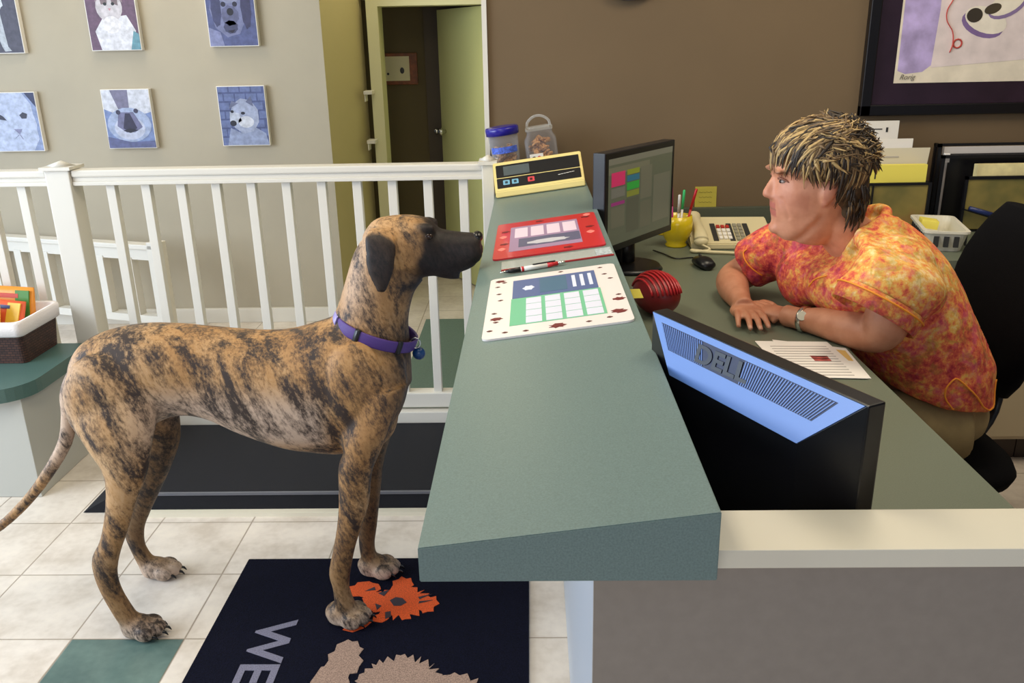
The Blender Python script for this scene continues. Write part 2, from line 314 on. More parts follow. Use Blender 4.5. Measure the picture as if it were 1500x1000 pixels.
# ------------------------------------------------------------------ railing
def baluster_bm(x, y, z0, z1, w=.033):
    b = BM(); bx(b, x-w/2, x+w/2, y-w/2, y+w/2, z0, z1, bev=.002); return b
def rail_profile(b, x0, x1, y, ztop):
    bx(b, x0, x1, y-.036, y+.036, ztop-.026, ztop, bev=.006)
    bx(b, x0, x1, y-.028, y+.028, ztop-.044, ztop-.024, bev=.003)
    bx(b, x0, x1, y-.034, y+.034, ztop-.058, ztop-.043, bev=.003)
YR = 3.24
def railing(label, x0, x1, xs, post=None, endpost=None):
    t = thing('railing', label, 'railing', ((x0+x1)/2, YR, 0))
    b = BM(); rail_profile(b, x0, x1, YR, 1.103); obj('top_rail', b, M_white, t, world=True)
    b = BM(); bx(b, x0, x1, YR-.03, YR+.03, .125, .188, bev=.005); obj('bottom_rail', b, M_white, t, world=True)
    for x in xs: obj('baluster', baluster_bm(x, YR, .185, 1.047), M_white, t, world=True)
    for p in (post, endpost):
        if p is None: continue
        b = BM(); bx(b, p[0], p[1], YR-.045, YR+.045, 0, p[2], bev=.004)
        po = obj('post', b, M_white, t, world=True)
        b = BM(); c = (p[0]+p[1])/2; h = (p[1]-p[0])/2+.012
        prism(b, [(c-h, YR-.057), (c+h, YR-.057), (c+h, YR+.057), (c-h, YR+.057)], p[2], p[2]+.012)
        loft(b, [((c, YR, p[2]+.012), (h, 0, 0), (0, .057, 0)), ((c, YR, p[2]+.03), (.004, 0, 0), (0, .004, 0))], n=4, M=None)
        obj('post_cap', b, M_white, po, world=True)
    return t
railing('white spindle railing behind the dog with a square post at its left', -1.72, -.175, [-1.588+.1335*k for k in range(11)], (-1.814, -1.722, 1.105), (-.215+.035, -.135, 1.10))
railing('short white railing at the left edge above the basket bench', -2.9, -1.816, [-1.93-.1335*k for k in range(7)])
# kerb board under the railing
b = BM(); bx(b, -1.72, .06, YR-.055, YR-.005, 0, .115, bev=.004); struct('trim_2', b, M_white)
# far low railing
t = thing('low_railing', 'low bluish white railing by the picture wall, seen through the spindles', 'railing', (-1.96, 4.4, 0), (0, 0, math.radians(-17)))
b = BM(); bx(b, -1.3, 0, -.035, .035, .53, .555, bev=.004); bx(b, -1.3, 0, -.02, .02, .47, .53); obj('top_rail', b, M_white, t)
b = BM(); bx(b, -1.3, 0, -.025, .025, .12, .16); obj('bottom_rail', b, M_white, t)
for k in range(6): obj('baluster', baluster_bm(-.2-.19*k, 0, .16, .48, .05), M_white, t)
for xx in (-.02, -1.25):
    b = BM(); bx(b, xx-.035, xx+.035, -.035, .035, 0, .57, bev=.003); obj('post', b, M_white, t)
b = BM(); bx(b, -.62, .05, 3.32, 4.77, .0005, .008); tag(obj('floor_runner', b, mat('runner_green', (96, 118, 108), .7, var=.06, vscale=200)), 'plain grey green runner on the floor behind the railing', 'rug')

# ------------------------------------------------------------------ wall prints
def canvas(x0, x1, z0, z1, label, paint):
    t = thing('pet_portrait', label, 'picture', ((x0+x1)/2, 4.8, (z0+z1)/2), group=None)
    w, h = x1-x0, z1-z0
    b = BM(); bx(b, -w/2, w/2, -.035, -.001, -h/2, h/2, bev=.002); obj('canvas', b, mat('canvas_edge', (226, 222, 216), .7), t)
    b = BM(); cols = []
    def shape(pts, col, z):
        col = tuple(int(c*.86) for c in col); nm = 'print_%d_%d_%d' % col; pts = [(min(1, max(0, p[0])), min(1, max(0, p[1]))) for p in pts]
        m = mat(nm, col, .6, var=.10, vscale=45)
        if m not in cols: cols.append(m)
        poly(b, [((p[0]-.5)*w*.97, -.0355-.0004*z, (p[1]-.5)*h*.975) for p in pts], cols.index(m))
    def oval(cx, cy, rx, ry, col, z, n=18, a0=0, jag=0.):
        shape([(cx+rx*math.cos(2*PI*i/n)*(1+jag*(i % 2)), cy+ry*math.sin(2*PI*i/n)*(1+jag*(i % 2))) for i in range(n)], col, z)
    paint(shape, oval)
    obj('print', b, cols, t)
R01 = [(0, 0), (1, 0), (1, 1), (0, 1)]
def p_whitecat(s, o):
    s(R01, (150, 166, 206), 0); o(.4, .45, .55, .5, (208, 216, 238), 1); s([(.2, 1), (.75, 1), (.9, .8), (.95, .2), (.8, 0), (.05, 0), (0, .6)], (196, 206, 234), 2)
    s([(.8, 1), (1, 1), (1, .75)], (60, 66, 100), 3); s([(.02, .64), (.14, .68), (.28, .6), (.34, .53), (.2, .55), (.08, .57)], (60, 62, 82), 4); s([(.62, .62), (.7, .67), (.79, .64), (.76, .56), (.66, .56)], (60, 62, 82), 4)
    s([(.45, .38), (.63, .38), (.56, .28)], (150, 150, 186), 4); s([(.55, .28), (.57, .28), (.62, .2), (.6, .2)], (140, 140, 170), 4); s([(.55, .28), (.53, .28), (.44, .22), (.46, .22)], (140, 140, 170), 4)
def p_nose(s, o):
    s(R01, (128, 148, 198), 0); s([(0, 1), (1, 1), (1, .62), (.5, .5), (0, .68)], (224, 226, 238), 1); s([(.18, 1), (.56, 1), (.54, .62), (.34, .6)], (132, 128, 158), 2)
    o(.5, .4, .47, .3, (176, 190, 224), 3); o(.5, .34, .33, .2, (206, 212, 234), 4); s([(.3, .62), (.62, .62), (.78, .36), (.6, .27), (.42, .27), (.24, .38)], (120, 120, 158), 5)
    s([(.44, .6), (.54, .6), (.66, .34), (.5, .28), (.36, .34)], (52, 48, 78), 6); o(.3, .62, .05, .04, (60, 58, 84), 6); o(.68, .64, .05, .04, (60, 58, 84), 6); s([(.35, .3), (.5, .26), (.68, .31), (.5, .34)], (36, 34, 52), 7)
    s([(0, 0), (1, 0), (1, .12), (.5, .1), (0, .2)], (100, 106, 152), 7)
def p_wolf(s, o):
    s(R01, (84, 96, 146), 0)
    for r in range(7):
        for c in range(5):
            x = c*.24-.12*(r % 2); y = r*.15
            s([(max(0, x+.01), y+.01), (min(1, x+.22), y+.01), (min(1, x+.22), y+.13), (max(0, x+.01), y+.13)], (112, 126, 176), 1) if x < .95 and x+.22 > .02 else None
    s([(.1, 0), (1, 0), (.95, .2), (.75, .3), (.4, .22), (.2, .3)], (160, 172, 206), 2); o(.53, .5, .3, .29, (176, 186, 216), 3, jag=.05)
    s([(.2, .62), (.28, .76), (.42, .72)], (120, 126, 160), 4); s([(.58, .74), (.7, .84), (.74, .66)], (110, 116, 150), 4); s([(.22, .58), (.42, .55), (.46, .42), (.28, .34), (.2, .42)], (208, 214, 234), 5)
    o(.27, .38, .07, .05, (34, 34, 52), 6); o(.27, .58, .035, .025, (34, 34, 52), 6); o(.5, .55, .045, .025, (34, 34, 52), 6); o(.55, .4, .17, .1, (226, 230, 242), 5)
def p_dogstand(s, o):
    s(R01, (86, 84, 100), 0); s([(0, .2), (.4, .55), (.75, .75), (.72, 1), (0, 1)], (206, 212, 220), 1); o(.6, .82, .14, .14, (226, 230, 236), 2, jag=.1)
    s([(.42, .62), (.66, .62), (.7, .1), (.76, .03), (.62, .02), (.58, .1)], (196, 202, 210), 2); s([(.3, .5), (.46, .5), (.5, .12), (.42, .1)], (180, 186, 196), 2); o(.6, .9, .03, .02, (40, 40, 50), 3)
def p_kitten(s, o):
    s(R01, (112, 86, 110), 0); s([(.2, 0), (.85, 0), (.95, .3), (.8, .55), (.3, .5), (.12, .3)], (236, 236, 244), 1); o(.47, .68, .27, .24, (216, 210, 216), 2); s([(.2, .76), (.24, 1), (.42, .9)], (150, 132, 142), 3); s([(.56, .92), (.74, 1), (.76, .74)], (150, 132, 142), 3)
    s([(.3, .86), (.46, .88), (.44, .74), (.32, .72)], (130, 112, 118), 3); s([(.52, .88), (.66, .84), (.66, .7), (.54, .74)], (130, 112, 118), 3)
    o(.4, .73, .035, .025, (34, 40, 40), 4); o(.56, .73, .035, .025, (34, 40, 40), 4); s([(.45, .66), (.51, .66), (.48, .62)], (210, 150, 160), 4); o(.48, .4, .18, .14, (248, 246, 250), 3); s([(.8, 0), (1, 0), (1, .25), (.9, .3)], (110, 160, 176), 3)
def p_shaggy(s, o):
    s(R01, (92, 100, 150), 0); o(.45, .58, .36, .42, (128, 134, 176), 1, jag=.08); o(.2, .6, .1, .28, (70, 74, 116), 2, jag=.1); o(.82, .62, .1, .34, (66, 66, 104), 2, jag=.1); o(.5, .82, .24, .14, (150, 156, 192), 2, jag=.1)
    o(.36, .66, .05, .04, (36, 36, 60), 3); o(.6, .66, .05, .04, (36, 36, 60), 3); o(.48, .48, .17, .15, (104, 108, 146), 3, jag=.12); o(.49, .54, .07, .06, (30, 30, 46), 4); o(.47, .3, .14, .1, (74, 76, 112), 3, jag=.1); s([(.4, .24), (.56, .26), (.5, .2)], (40, 36, 60), 4)
    s([(0, 0), (.3, 0), (.24, .22), (0, .3)], (140, 146, 190), 2)
canvas(-1.682, -1.422, 1.018, 1.333, 'small canvas print of a pale wolf-like dog against bricks, in the lower row', p_wolf)
canvas(-2.313, -2.049, 1.014, 1.327, 'small canvas print of a close-up dog muzzle, middle of the lower row', p_nose)
canvas(-2.945, -2.674, 1.008, 1.322, 'small canvas print of a white cat face, leftmost in the lower row', p_whitecat)
canvas(-1.685, -1.424, 1.532, 1.85, 'small canvas print of a dark shaggy dog, rightmost in the upper row', p_shaggy)
canvas(-2.318, -2.050, 1.523, 1.842, 'small canvas print of a white and grey kitten in the upper row', p_kitten)
canvas(-2.95, -2.68, 1.519, 1.838, 'small canvas print of a standing pale dog on dark ground, upper left corner', p_dogstand)
# certificate in the hall
t = thing('framed_certificate', 'cream certificate in a reddish wood frame on the hall wall', 'picture', (-.867, 6.0, 1.373))
b = BM(); bx(b, -.125, .122, -.025, -.002, -.1, .1, bev=.004); obj('frame', b, mat('red_wood', (120, 64, 28), .5, var=.2, vscale=30), t)
b = BM(); poly(b, [(-.112, -.0265, -.075), (.07, -.0265, -.075), (.07, -.0265, .08), (-.112, -.0265, .08)]); 
for k in range(3): bx(b, -.07+.01*k, .03-.01*k, -.0275, -.0268, .045-.02*k, .05-.02*k)
obj('certificate', b, mat('cream_paper', (216, 208, 168), .7), t)
b = BM(); ell(b, (.02, -.027, -.01), (.014, .002, .02)); ell(b, (-.075, -.027, -.03), (.008, .002, .008)); obj('seal', b, M_dk, t)

# ------------------------------------------------------------------ bench, basket, treat bags
t = thing('bench', 'low grey bench with a rounded green laminate top at the left', 'bench', (-2.1, 2.95, 0))
b = BM(); bx(b, -2.9, -1.783, 2.72, 3.16, .001, .387, bev=.002); obj('body', b, M_lgrey, t, world=True)
b = BM(); pts = [(-1.745, 3.16), (-2.9, 3.16), (-2.9, 2.66)]
for i in range(9):
    a = math.radians(-90+90*i/8); pts.append((-1.745-.14+.14*math.cos(a), 2.66+.14+.14*math.sin(a)))
prism(b, pts, .387, .437); obj('top', b, M_lamB, t, world=True)
def wicker():
    m, nt, bb = nodes('wicker')
    vec = objco(nt, (1, 1, 1)); w = nt.nodes.new('ShaderNodeTexBrick'); w.inputs['Scale'].default_value = 26.; w.inputs['Mortar Size'].default_value = .03
    sx = nt.nodes.new('ShaderNodeSeparateXYZ'); nt.links.new(vec, sx.inputs[0])
    cb = nt.nodes.new('ShaderNodeCombineXYZ'); nt.links.new(mathn(nt, 'ADD', sx.outputs[0], sx.outputs[1]), cb.inputs[0]); nt.links.new(sx.outputs[2], cb.inputs[1]); nt.links.new(cb.outputs[0], w.inputs['Vector'])
    w.inputs['Color1'].default_value = rgba((84, 52, 40)); w.inputs['Color2'].default_value = rgba((60, 36, 30)); w.inputs['Mortar'].default_value = rgba((26, 14, 12))
    nt.links.new(w.outputs['Color'], bb.inputs['Base Color']); bb.inputs['Roughness'].default_value = .6
    bp = nt.nodes.new('ShaderNodeBump'); bp.inputs['Strength'].default_value = 1.; bp.inputs['Distance'].default_value = .006; bp.invert = True
    nt.links.new(w.outputs['Fac'], bp.inputs['Height']); nt.links.new(bp.outputs['Normal'], bb.inputs['Normal']); return m
def rr_ring(x0, x1, y0, y1, z, b, r=.02, seg=4):
    pts = []
    for cx, cy, a0 in ((x1-r, y1-r, 0), (x0+r, y1-r, 90), (x0+r, y0+r, 180), (x1-r, y0+r, 270)):
        for i in range(seg+1):
            a = math.radians(a0+90*i/seg); pts.append(b.verts.new((cx+r*math.cos(a), cy+r*math.sin(a), z)))
    return pts
def rr_shell(b, levels, r=.02, bottom=True):
    R = [rr_ring(*l, b, r) for l in levels]
    for p, q in zip(R, R[1:]):
        n = len(p)
        for i in range(n): b.faces.new((p[i], p[(i+1) % n], q[(i+1) % n], q[i]))
    if bottom: b.faces.new(R[0][::-1])
    return R
bk = thing('basket', 'dark brown wicker basket with a white cloth liner on the green bench', 'basket', (-2.06, 3.05, .4375), (0, 0, math.radians(0)))
b = BM(); rr_shell(b, [(-2.22, -1.868, 2.935, 3.165, .438), (-2.25, -1.862, 2.92, 3.185, .565), (-2.24, -1.87, 2.93, 3.18, .565), (-2.21, -1.88, 2.945, 3.155, .45)], .02); b.faces.new([v for v in b.verts[-20:]][::-1]) if False else None
obj('wicker_body', b, wicker(), bk, world=True)
b = BM(); rr_shell(b, [(-2.255, -1.857, 2.914, 3.19, .545), (-2.263, -1.851, 2.908, 3.196, .55), (-2.268, -1.850, 2.905, 3.2, .595), (-2.262, -1.854, 2.91, 3.196, .602), (-2.245, -1.866, 2.925, 3.18, .6), (-2.22, -1.872, 2.945, 3.16, .46)], .025); obj('liner', b, mat('liner_cloth', (238, 230, 226), .85, bump=.3, bscale=200), bk, world=True, smooth=True)
def bag(name, label, loc, rot, w, h, cols, d=.028):
    t = thing(name, label, 'treat bag', loc, rot, group='treat bags in the basket')
    b = BM(); rings = []
    for i in range(9):
        f = i/8; s = math.sin(PI*max(.02, min(.98, f)))**.45
        rings.append(((0, 0, -h/2+h*f), (w/2*(.97+.03*s), 0, 0), (0, max(.0015, d/2*s), 0)))
    loft(b, rings, n=24, expo=3.); obj('pouch', b, mat('bag_%d_%d_%d' % cols[0], cols[0], .35, bump=.3, bscale=30), t, smooth=True)
    b = BM(); 
    for k, (x0, x1, z0, z1) in enumerate(((-.42, .1, -.15, .18), (-.38, .3, .24, .34))):
        bx(b, x0*w, x1*w, -d/2-.002, -d/2+.004, z0*h, z1*h)
    obj('print', b, mat('bag_%d_%d_%d' % cols[1], cols[1], .4), t)
    b = BM(); bx(b, w*.26, w*.44, -d/2-.001, -d/2+.006, -h*.4, h*.42); obj('side_panel', b, mat('bag_%d_%d_%d' % cols[2], cols[2], .4), t)
bag('treat_bag', 'orange pouch with green edge at the back of the wicker basket', (-2.06, 3.135, .60), (math.radians(-10), math.radians(4), 0), .29, .16, [(232, 146, 44), (190, 60, 36), (70, 130, 52)])
bag('treat_bag', 'bright yellow pouch with red print at the front of the basket', (-2.09, 2.985, .575), (math.radians(-38), math.radians(-8), math.radians(6)), .24, .13, [(244, 206, 66), (226, 90, 40), (240, 226, 150)])
bag('treat_bag', 'orange-red pouch in the middle of the wicker basket', (-2.05, 3.06, .585), (math.radians(-25), math.radians(6), 0), .26, .13, [(222, 92, 48), (60, 70, 120), (240, 190, 60)])

# ------------------------------------------------------------------ floor scale, door mat
t = thing('floor_scale', 'long black walk-on animal scale on the tiles below the railing', 'scale', (-.7, 2.87, 0))
b = BM(); bx(b, -1.44, .05, 2.60, 3.165, .012, .078, bev=.003); obj('platform', b, M_rub, t, world=True)
b = BM(); prism(b, [(0, 0), (.13, 0), (.13, .074)], -.28, .28, Matrix.Translation((-1.575, 2.885, .002)) @ Matrix.Rotation(PI/2, 4, 'X')); obj('ramp', b, M_rub, t, world=True)
b = BM(); bx(b, -1.44, .05, 2.572, 3.16, .0, .014); obj('base_strip', b, M_cream, t, world=True)
b = BM(); bx(b, -1.44, .05, 2.597, 2.606, .07, .0795); obj('edge_trim', b, mat('edge_grey', (96, 98, 106), .4), t, world=True)

t = thing('door_mat', 'dark navy welcome mat with orange and tan animal figures under the dog', 'mat', (-.458, 1.7, 0))
b = BM(); rrect(b, -.897, -.019, .9, 2.302, .0005, .009, .004); obj('carpet', b, mat('navy_carpet', (13, 14, 27), .95, spec=.1, var=.5, vscale=300, bump=.6, bscale=500), t, world=True)
tb = textbm('WELCOME', .145, .0006, 'LEFT', .003); 
b = BM(); merge(b, tb, Matrix.Translation((-.722, 1.995, .0095)) @ Matrix.Rotation(-PI/2, 4, 'Z') @ Matrix.Diagonal((1.12, 1., 1, 1)))
obj('lettering', b, mat('grey_yarn', (112, 110, 128), .95, var=.15, vscale=300), t, world=True)
def jag(cx, cy, rx, ry, n, amp, seed, a0=0, a1=2*PI):
    rr = random.Random(seed); return [(cx+math.cos(a0+(a1-a0)*i/n)*rx*(1-amp*(i % 2)*rr.uniform(.05, 1.15)), cy+math.sin(a0+(a1-a0)*i/n)*ry*(1-amp*(i % 2)*rr.uniform(.05, 1.15))) for i in range(n)]
b = BM()
prism(b, jag(-.385, 2.075, .09, .08, 44, .34, 1), .009, 0.01026)
prism(b, jag(-.505, 2.14, .05, .04, 18, .25, 2), .009, 0.01032); prism(b, jag(-.395, 2.16, .035, .045, 14, .3, 3), .009, 0.01038); prism(b, jag(-.46, 2.08, .045, .05, 18, .25, 4), .009, 0.01044); prism(b, jag(-.31, 2.07, .035, .045, 14, .4, 6), .009, 0.01050)
prism(b, [(-.53, 1.955), (-.50, 1.945), (-.47, 1.965), (-.455, 1.99), (-.49, 1.985), (-.52, 1.972)], .009, 0.01056); prism(b, jag(-.435, 2.005, .025, .02, 10, .2, 5), .009, 0.01062)
obj('orange_figure', b, mat('orange_yarn', (214, 84, 30), .95, var=.15, vscale=300), t, world=True)
b = BM()
prism(b, [(-.42, 2.085), (-.405, 2.1), (-.385, 2.095), (-.37, 2.075), (-.385, 2.06), (-.405, 2.06)], .0102, .0112); prism(b, [(-.425, 2.03), (-.41, 2.035), (-.405, 2.01), (-.42, 2.0)], .0102, .0112)
prism(b, [(-.46, 2.12), (-.43, 2.135), (-.44, 2.105)], .0103, .0113); prism(b, [(-.50, 2.13), (-.475, 2.15), (-.47, 2.135)], .0103, .0113); prism(b, [(-.34, 2.1), (-.3, 2.115), (-.335, 2.09)], .0102, .0114); prism(b, [(-.335, 2.08), (-.295, 2.085), (-.335, 2.07)], .0102, .0114); prism(b, [(-.46, 2.07), (-.44, 2.06), (-.45, 2.04)], .0103, .0113)
obj('figure_mark', b, mat('dark_yarn', (60, 50, 56), .95), t, world=True)
b = BM()
prism(b, jag(-.50, 1.83, .05, .085, 22, .28, 11), .009, 0.01068); prism(b, jag(-.52, 1.75, .05, .08, 16, .25, 12), .009, 0.01074); prism(b, jag(-.345, 1.73, .115, .125, 64, .24, 13), .009, 0.01080); prism(b, jag(-.20, 1.70, .08, .085, 30, .3, 14), .009, 0.01086); prism(b, jag(-.38, 1.5, .2, .17, 50, .2, 15), .009, 0.01092)
obj('tan_figure', b, mat('tan_yarn', (150, 124, 108), .95, var=.2, vscale=300), t, world=True)

# ------------------------------------------------------------------ reception counter
ANG = math.atan(.1284)
def cz(x): return .99+(x+.131)*.1284
t = thing('reception_counter', 'raised reception counter with a sloped green laminate top', 'counter', (.04, 2.2, 0))
b = BM()
P8 = [(-.131, .826), (.204, .826), (.204, 3.54), (-.131, 3.54)]
lo = [b.verts.new((x, y, .946)) for x, y in P8]; hi = [b.verts.new((x, y, cz(x))) for x, y in P8]
b.faces.new(hi); b.faces.new(lo[::-1])
for i in range(4): b.faces.new((lo[i], lo[(i+1) % 4], hi[(i+1) % 4], hi[i]))
bmesh.ops.recalc_face_normals(b, faces=b.faces[:]); bmesh.ops.bevel(b, geom=b.edges[:], offset=.0012, segments=2, affect='EDGES')
obj('countertop', b, M_lam, t, world=True)
b = BM(); bx(b, .0845, .19, .87, 3.54, .001, .946); obj('wall_panel', b, mat('blue_grey_panel', (176, 182, 190), .45), t, world=True)
# low front wall with its cap
b = BM(); bx(b, .069, 1.6, .862, .872, .0, .942); bx(b, .19, 1.6, .872, .94, 0, .942); struct('wall_counter', b, M_grey)
b = BM(); bx(b, .204, 1.6, .855, .945, .942, .9665, bev=.002); struct('trim_3', b, M_cream)
# ------------------------------------------------------------------ desk
t = thing('desk', 'grey green corner desk behind the raised counter', 'desk', (.6, 2.6, 0))
b = BM()
dp = [(.192, .946), (.772, .946), (.772, 2.36)]
for i in range(1, 9):
    a = math.radians(180-90*i/8); dp.append((1.22+.448*math.cos(a), 2.36+.49*math.sin(a)))
dp += [(3.25, 2.85), (3.25, 3.548), (.192, 3.548)]
prism(b, dp, .765, .80); bmesh.ops.bevel(b, geom=[e for e in b.edges if abs(e.verts[0].co.z-e.verts[1].co.z) < 1e-5], offset=.002, segments=2, affect='EDGES')
obj('desktop', b, M_lamdesk, t, world=True)
b = BM(); bx(b, .20, 3.25, 3.522, 3.548, .80, .868, bev=.002); obj('backsplash', b, mat('splash_laminate', (84, 88, 74), .45, var=.05, vscale=400), t, world=True)
b = BM(); bx(b, .195, .215, .95, 3.54, .001, .765); bx(b, .25, .70, 1.0, 1.02, .001, .765); obj('leg_panel', b, M_lgrey, t, world=True)
M_cab = mat('cabinet_beige', (188, 172, 140), .5)
for k, (x0, lb) in enumerate(((1.30, 'beige base cabinet under the back desk, partly behind the office chair'), (1.82, 'beige base cabinet under the back desk at the right edge of the photo'))):
    c = thing('base_cabinet', lb, 'cabinet', (x0+.26, 3.2, 0))
    b = BM(); bx(b, x0+.002, x0+.518, 2.92, 3.54, .10, .764); obj('body', b, M_cab, c, world=True)
    b = BM(); bx(b, x0+.002, x0+.518, 2.97, 3.5, .0, .10); obj('toe_kick', b, mat('kick_dark', (58, 44, 32), .6), c, world=True)
    for q in range(2):
        b = BM(); bx(b, x0+.006+.257*q, x0+.257+.257*q, 2.9, 2.92, .12, .75, bev=.002); dd = obj('door', b, M_cab, c, world=True)
        b = BM(); bx(b, x0+.22+.06*q, x0+.232+.06*q, 2.885, 2.9, .6, .7, bev=.003); obj('handle', b, M_chrome, dd, world=True)

# ------------------------------------------------------------------ near monitor seen from behind
A = V((.225, 1.37, 0)); u = V((.456, -.89, 0)).normalized(); nb = V((-u.y, u.x, 0))*-1   # nb: to the back of the monitor
if nb.x > 0: nb = -nb
root = thing('monitor', 'big black monitor seen from behind with a bluish vent strip on top', 'monitor', (A.x, A.y, .80), (0, 0, math.atan2(u.y, u.x)))
# local frame: x along the screen, y towards the back (sign from nb), z up
ydir = 1 if (Matrix.Rotation(math.atan2(u.y, u.x), 3, 'Z') @ V((0, 1, 0))).dot(nb) > 0 else -1
def Y_(d): return ydir*d
M_dell = mat('monitor_black', (10, 10, 14), .3, spec=.4)
b = BM(); y0, y1 = sorted((Y_(0), Y_(.03))); bx(b, 0, .449, y0, y1, .045, .30, bev=.003); obj('bezel', b, M_dell, root)
b = BM(); y0, y1 = sorted((Y_(-.001), Y_(.003))); bx(b, .02, .43, y0, y1, .065, .285); obj('screen', b, mat('screen_off', (20, 24, 30), .15), root)
b = BM()
s0 = [(.002, Y_(.03)), (.447, Y_(.03)), (.366, Y_(.054)), (.087, Y_(.054))]
zt = [.2985, .2985, .220, .220]
lo = [b.verts.new((x, y, .05)) for x, y in s0]; hi = [b.verts.new((x, y, z)) for (x, y), z in zip(s0, zt)]
b.faces.new(hi); b.faces.new(lo)
for i in range(4): b.faces.new((lo[i], lo[(i+1) % 4], hi[(i+1) % 4], hi[i]))
bmesh.ops.recalc_face_normals(b, faces=b.faces[:]); obj('rear_shell', b, M_dell, root)
# blue chamfer plate
M_blue = mat('blue_vent_plastic', (88, 124, 190), .34)
def ch(uu, s, lift=.0):   # point on the chamfer
    xl = .002+.085*s; xr = .447-.081*s
    n = V((0, Y_(.0785), .024)).normalized()
    return V((xl+(xr-xl)*uu, Y_(.03+.024*s), .2985-.0785*s))+n*lift
def plate(b, u0, s0_, u1, s1, l0, l1, sk=0.):
    q = [(u0+sk*s0_, s0_), (u1+sk*s0_, s0_), (u1+sk*s1, s1), (u0+sk*s1, s1)]
    lo = [b.verts.new(ch(a, s, l0)) for a, s in q]; hi = [b.verts.new(ch(a, s, l1)) for a, s in q]
    b.faces.new(hi); b.faces.new(lo[::-1])
    for i in range(4): b.faces.new((lo[i], lo[(i+1) % 4], hi[(i+1) % 4], hi[i]))
b = BM(); plate(b, 0.004, 0.0, .996, .995, .0, .0022); bmesh.ops.recalc_face_normals(b, faces=b.faces[:]); obj('top_plate', b, M_blue, root)
b = BM(); plate(b, .05, .12, .93, .56, .0018, .0026); bmesh.ops.recalc_face_normals(b, faces=b.faces[:]); vg = obj('vent', b, mat('vent_dark', (22, 32, 66), .5), root)
b = BM()
for k in range(70):
    uu = .055+.0125*k
    if .30 < uu < .52: continue
    plate(b, uu, .13, uu+.0048, .55, .0024, .0036)
bmesh.ops.recalc_face_normals(b, faces=b.faces[:]); obj('vent_ribs', b, mat('vent_rib_blue', (84, 116, 178), .4), vg)
tb = textbm('DELL', .042, .0012, 'CENTER', .0012)
# logo lies on the chamfer: text x along -u (read from behind), up towards the bezel
o0 = ch(.41, .36, .003); ex = (ch(.0, .36)-ch(1., .36)).normalized() if ydir < 0 else (ch(.0, .36)-ch(1., .36)).normalized()
b = BM()
ez = V((0, Y_(.0785), .024)).normalized(); ey = (ch(.5, 0)-ch(.5, 1)).normalized(); ex = ey.cross(ez).normalized()
merge(b, tb, Matrix(((ex.x*1.25, ey.x*.9, ez.x, o0.x), (ex.y*1.25, ey.y*.9, ez.y, o0.y), (ex.z*1.25, ey.z*.9, ez.z, o0.z), (0, 0, 0, 1))))
obj('logo', b, mat('logo_dark', (8, 12, 26), .4), root)
b = BM(); bx(b, .18, .27, *sorted((Y_(.01), Y_(.045))), .01, .06); bx(b, .13, .33, *sorted((Y_(-.09), Y_(.07))), .0005, .012, bev=.004); obj('stand', b, M_dell, root)

# ------------------------------------------------------------------ far monitor with a schedule on its screen
p0 = V((.226, 2.62)); p1 = V((.492, 2.985)); w = (p1-p0).length; ang = math.atan2(p1.y-p0.y, p1.x-p0.x)
root = thing('monitor', 'black monitor turned to the desk, its screen showing coloured schedule blocks', 'monitor', (p0.x, p0.y, .80), (0, 0, ang))
b = BM(); bx(b, 0, w, 0, .045, .09, .402, bev=.004); obj('bezel', b, M_black, root)
b = BM(); cols = []
def scr(x0, x1, v0, v1, col, k=1):
    nm = 'screen_%d_%d_%d' % col
    m = mat(nm, col, .3, emit=.5)
    if m not in cols: cols.append(m)
    xx0, xx1 = .018+x0*(w-.036), .018+x1*(w-.036); zz0, zz1 = .112+v0*.27, .112+v1*.27
    poly(b, [(xx0, -.0004*k, zz0), (xx1, -.0004*k, zz0), (xx1, -.0004*k, zz1), (xx0, -.0004*k, zz1)], cols.index(m))
scr(0, 1, 0, 1, (76, 80, 66)); scr(0, 1, .93, 1, (96, 96, 84), 2); scr(0, .62, .82, .9, (92, 92, 76), 2)
scr(.04, .24, .68, .84, (170, 40, 84), 3); scr(.04, .24, .55, .66, (92, 92, 84), 3); scr(.04, .24, .46, .5, (120, 40, 96), 3); scr(.04, .24, .2, .44, (84, 84, 70), 3)
scr(.27, .46, .78, .84, (110, 120, 40), 3); scr(.27, .46, .70, .77, (40, 90, 110), 3); scr(.27, .46, .60, .69, (40, 130, 50), 3); scr(.27, .46, .52, .59, (104, 110, 44), 3)
scr(.48, .66, .45, .84, (88, 88, 74), 3); scr(.48, .66, .1, .42, (82, 82, 68), 3); scr(.69, .97, .12, .7, (90, 90, 76), 3); scr(.27, .46, .1, .5, (70, 72, 60), 3)
obj('screen', b, cols, root)
b = BM(); bx(b, w/2-.04, w/2+.04, .045, .075, .02, .22, bev=.004); obj('neck', b, M_black, root)
b = BM(); cyl(b, (w/2-.01, .03), .11, .0005, .014, r2=.10, n=32); tube(b, [(w/2, .05, .02, .03), (w/2, .05, .1, .028)], k=1); obj('base', b, M_black, root)

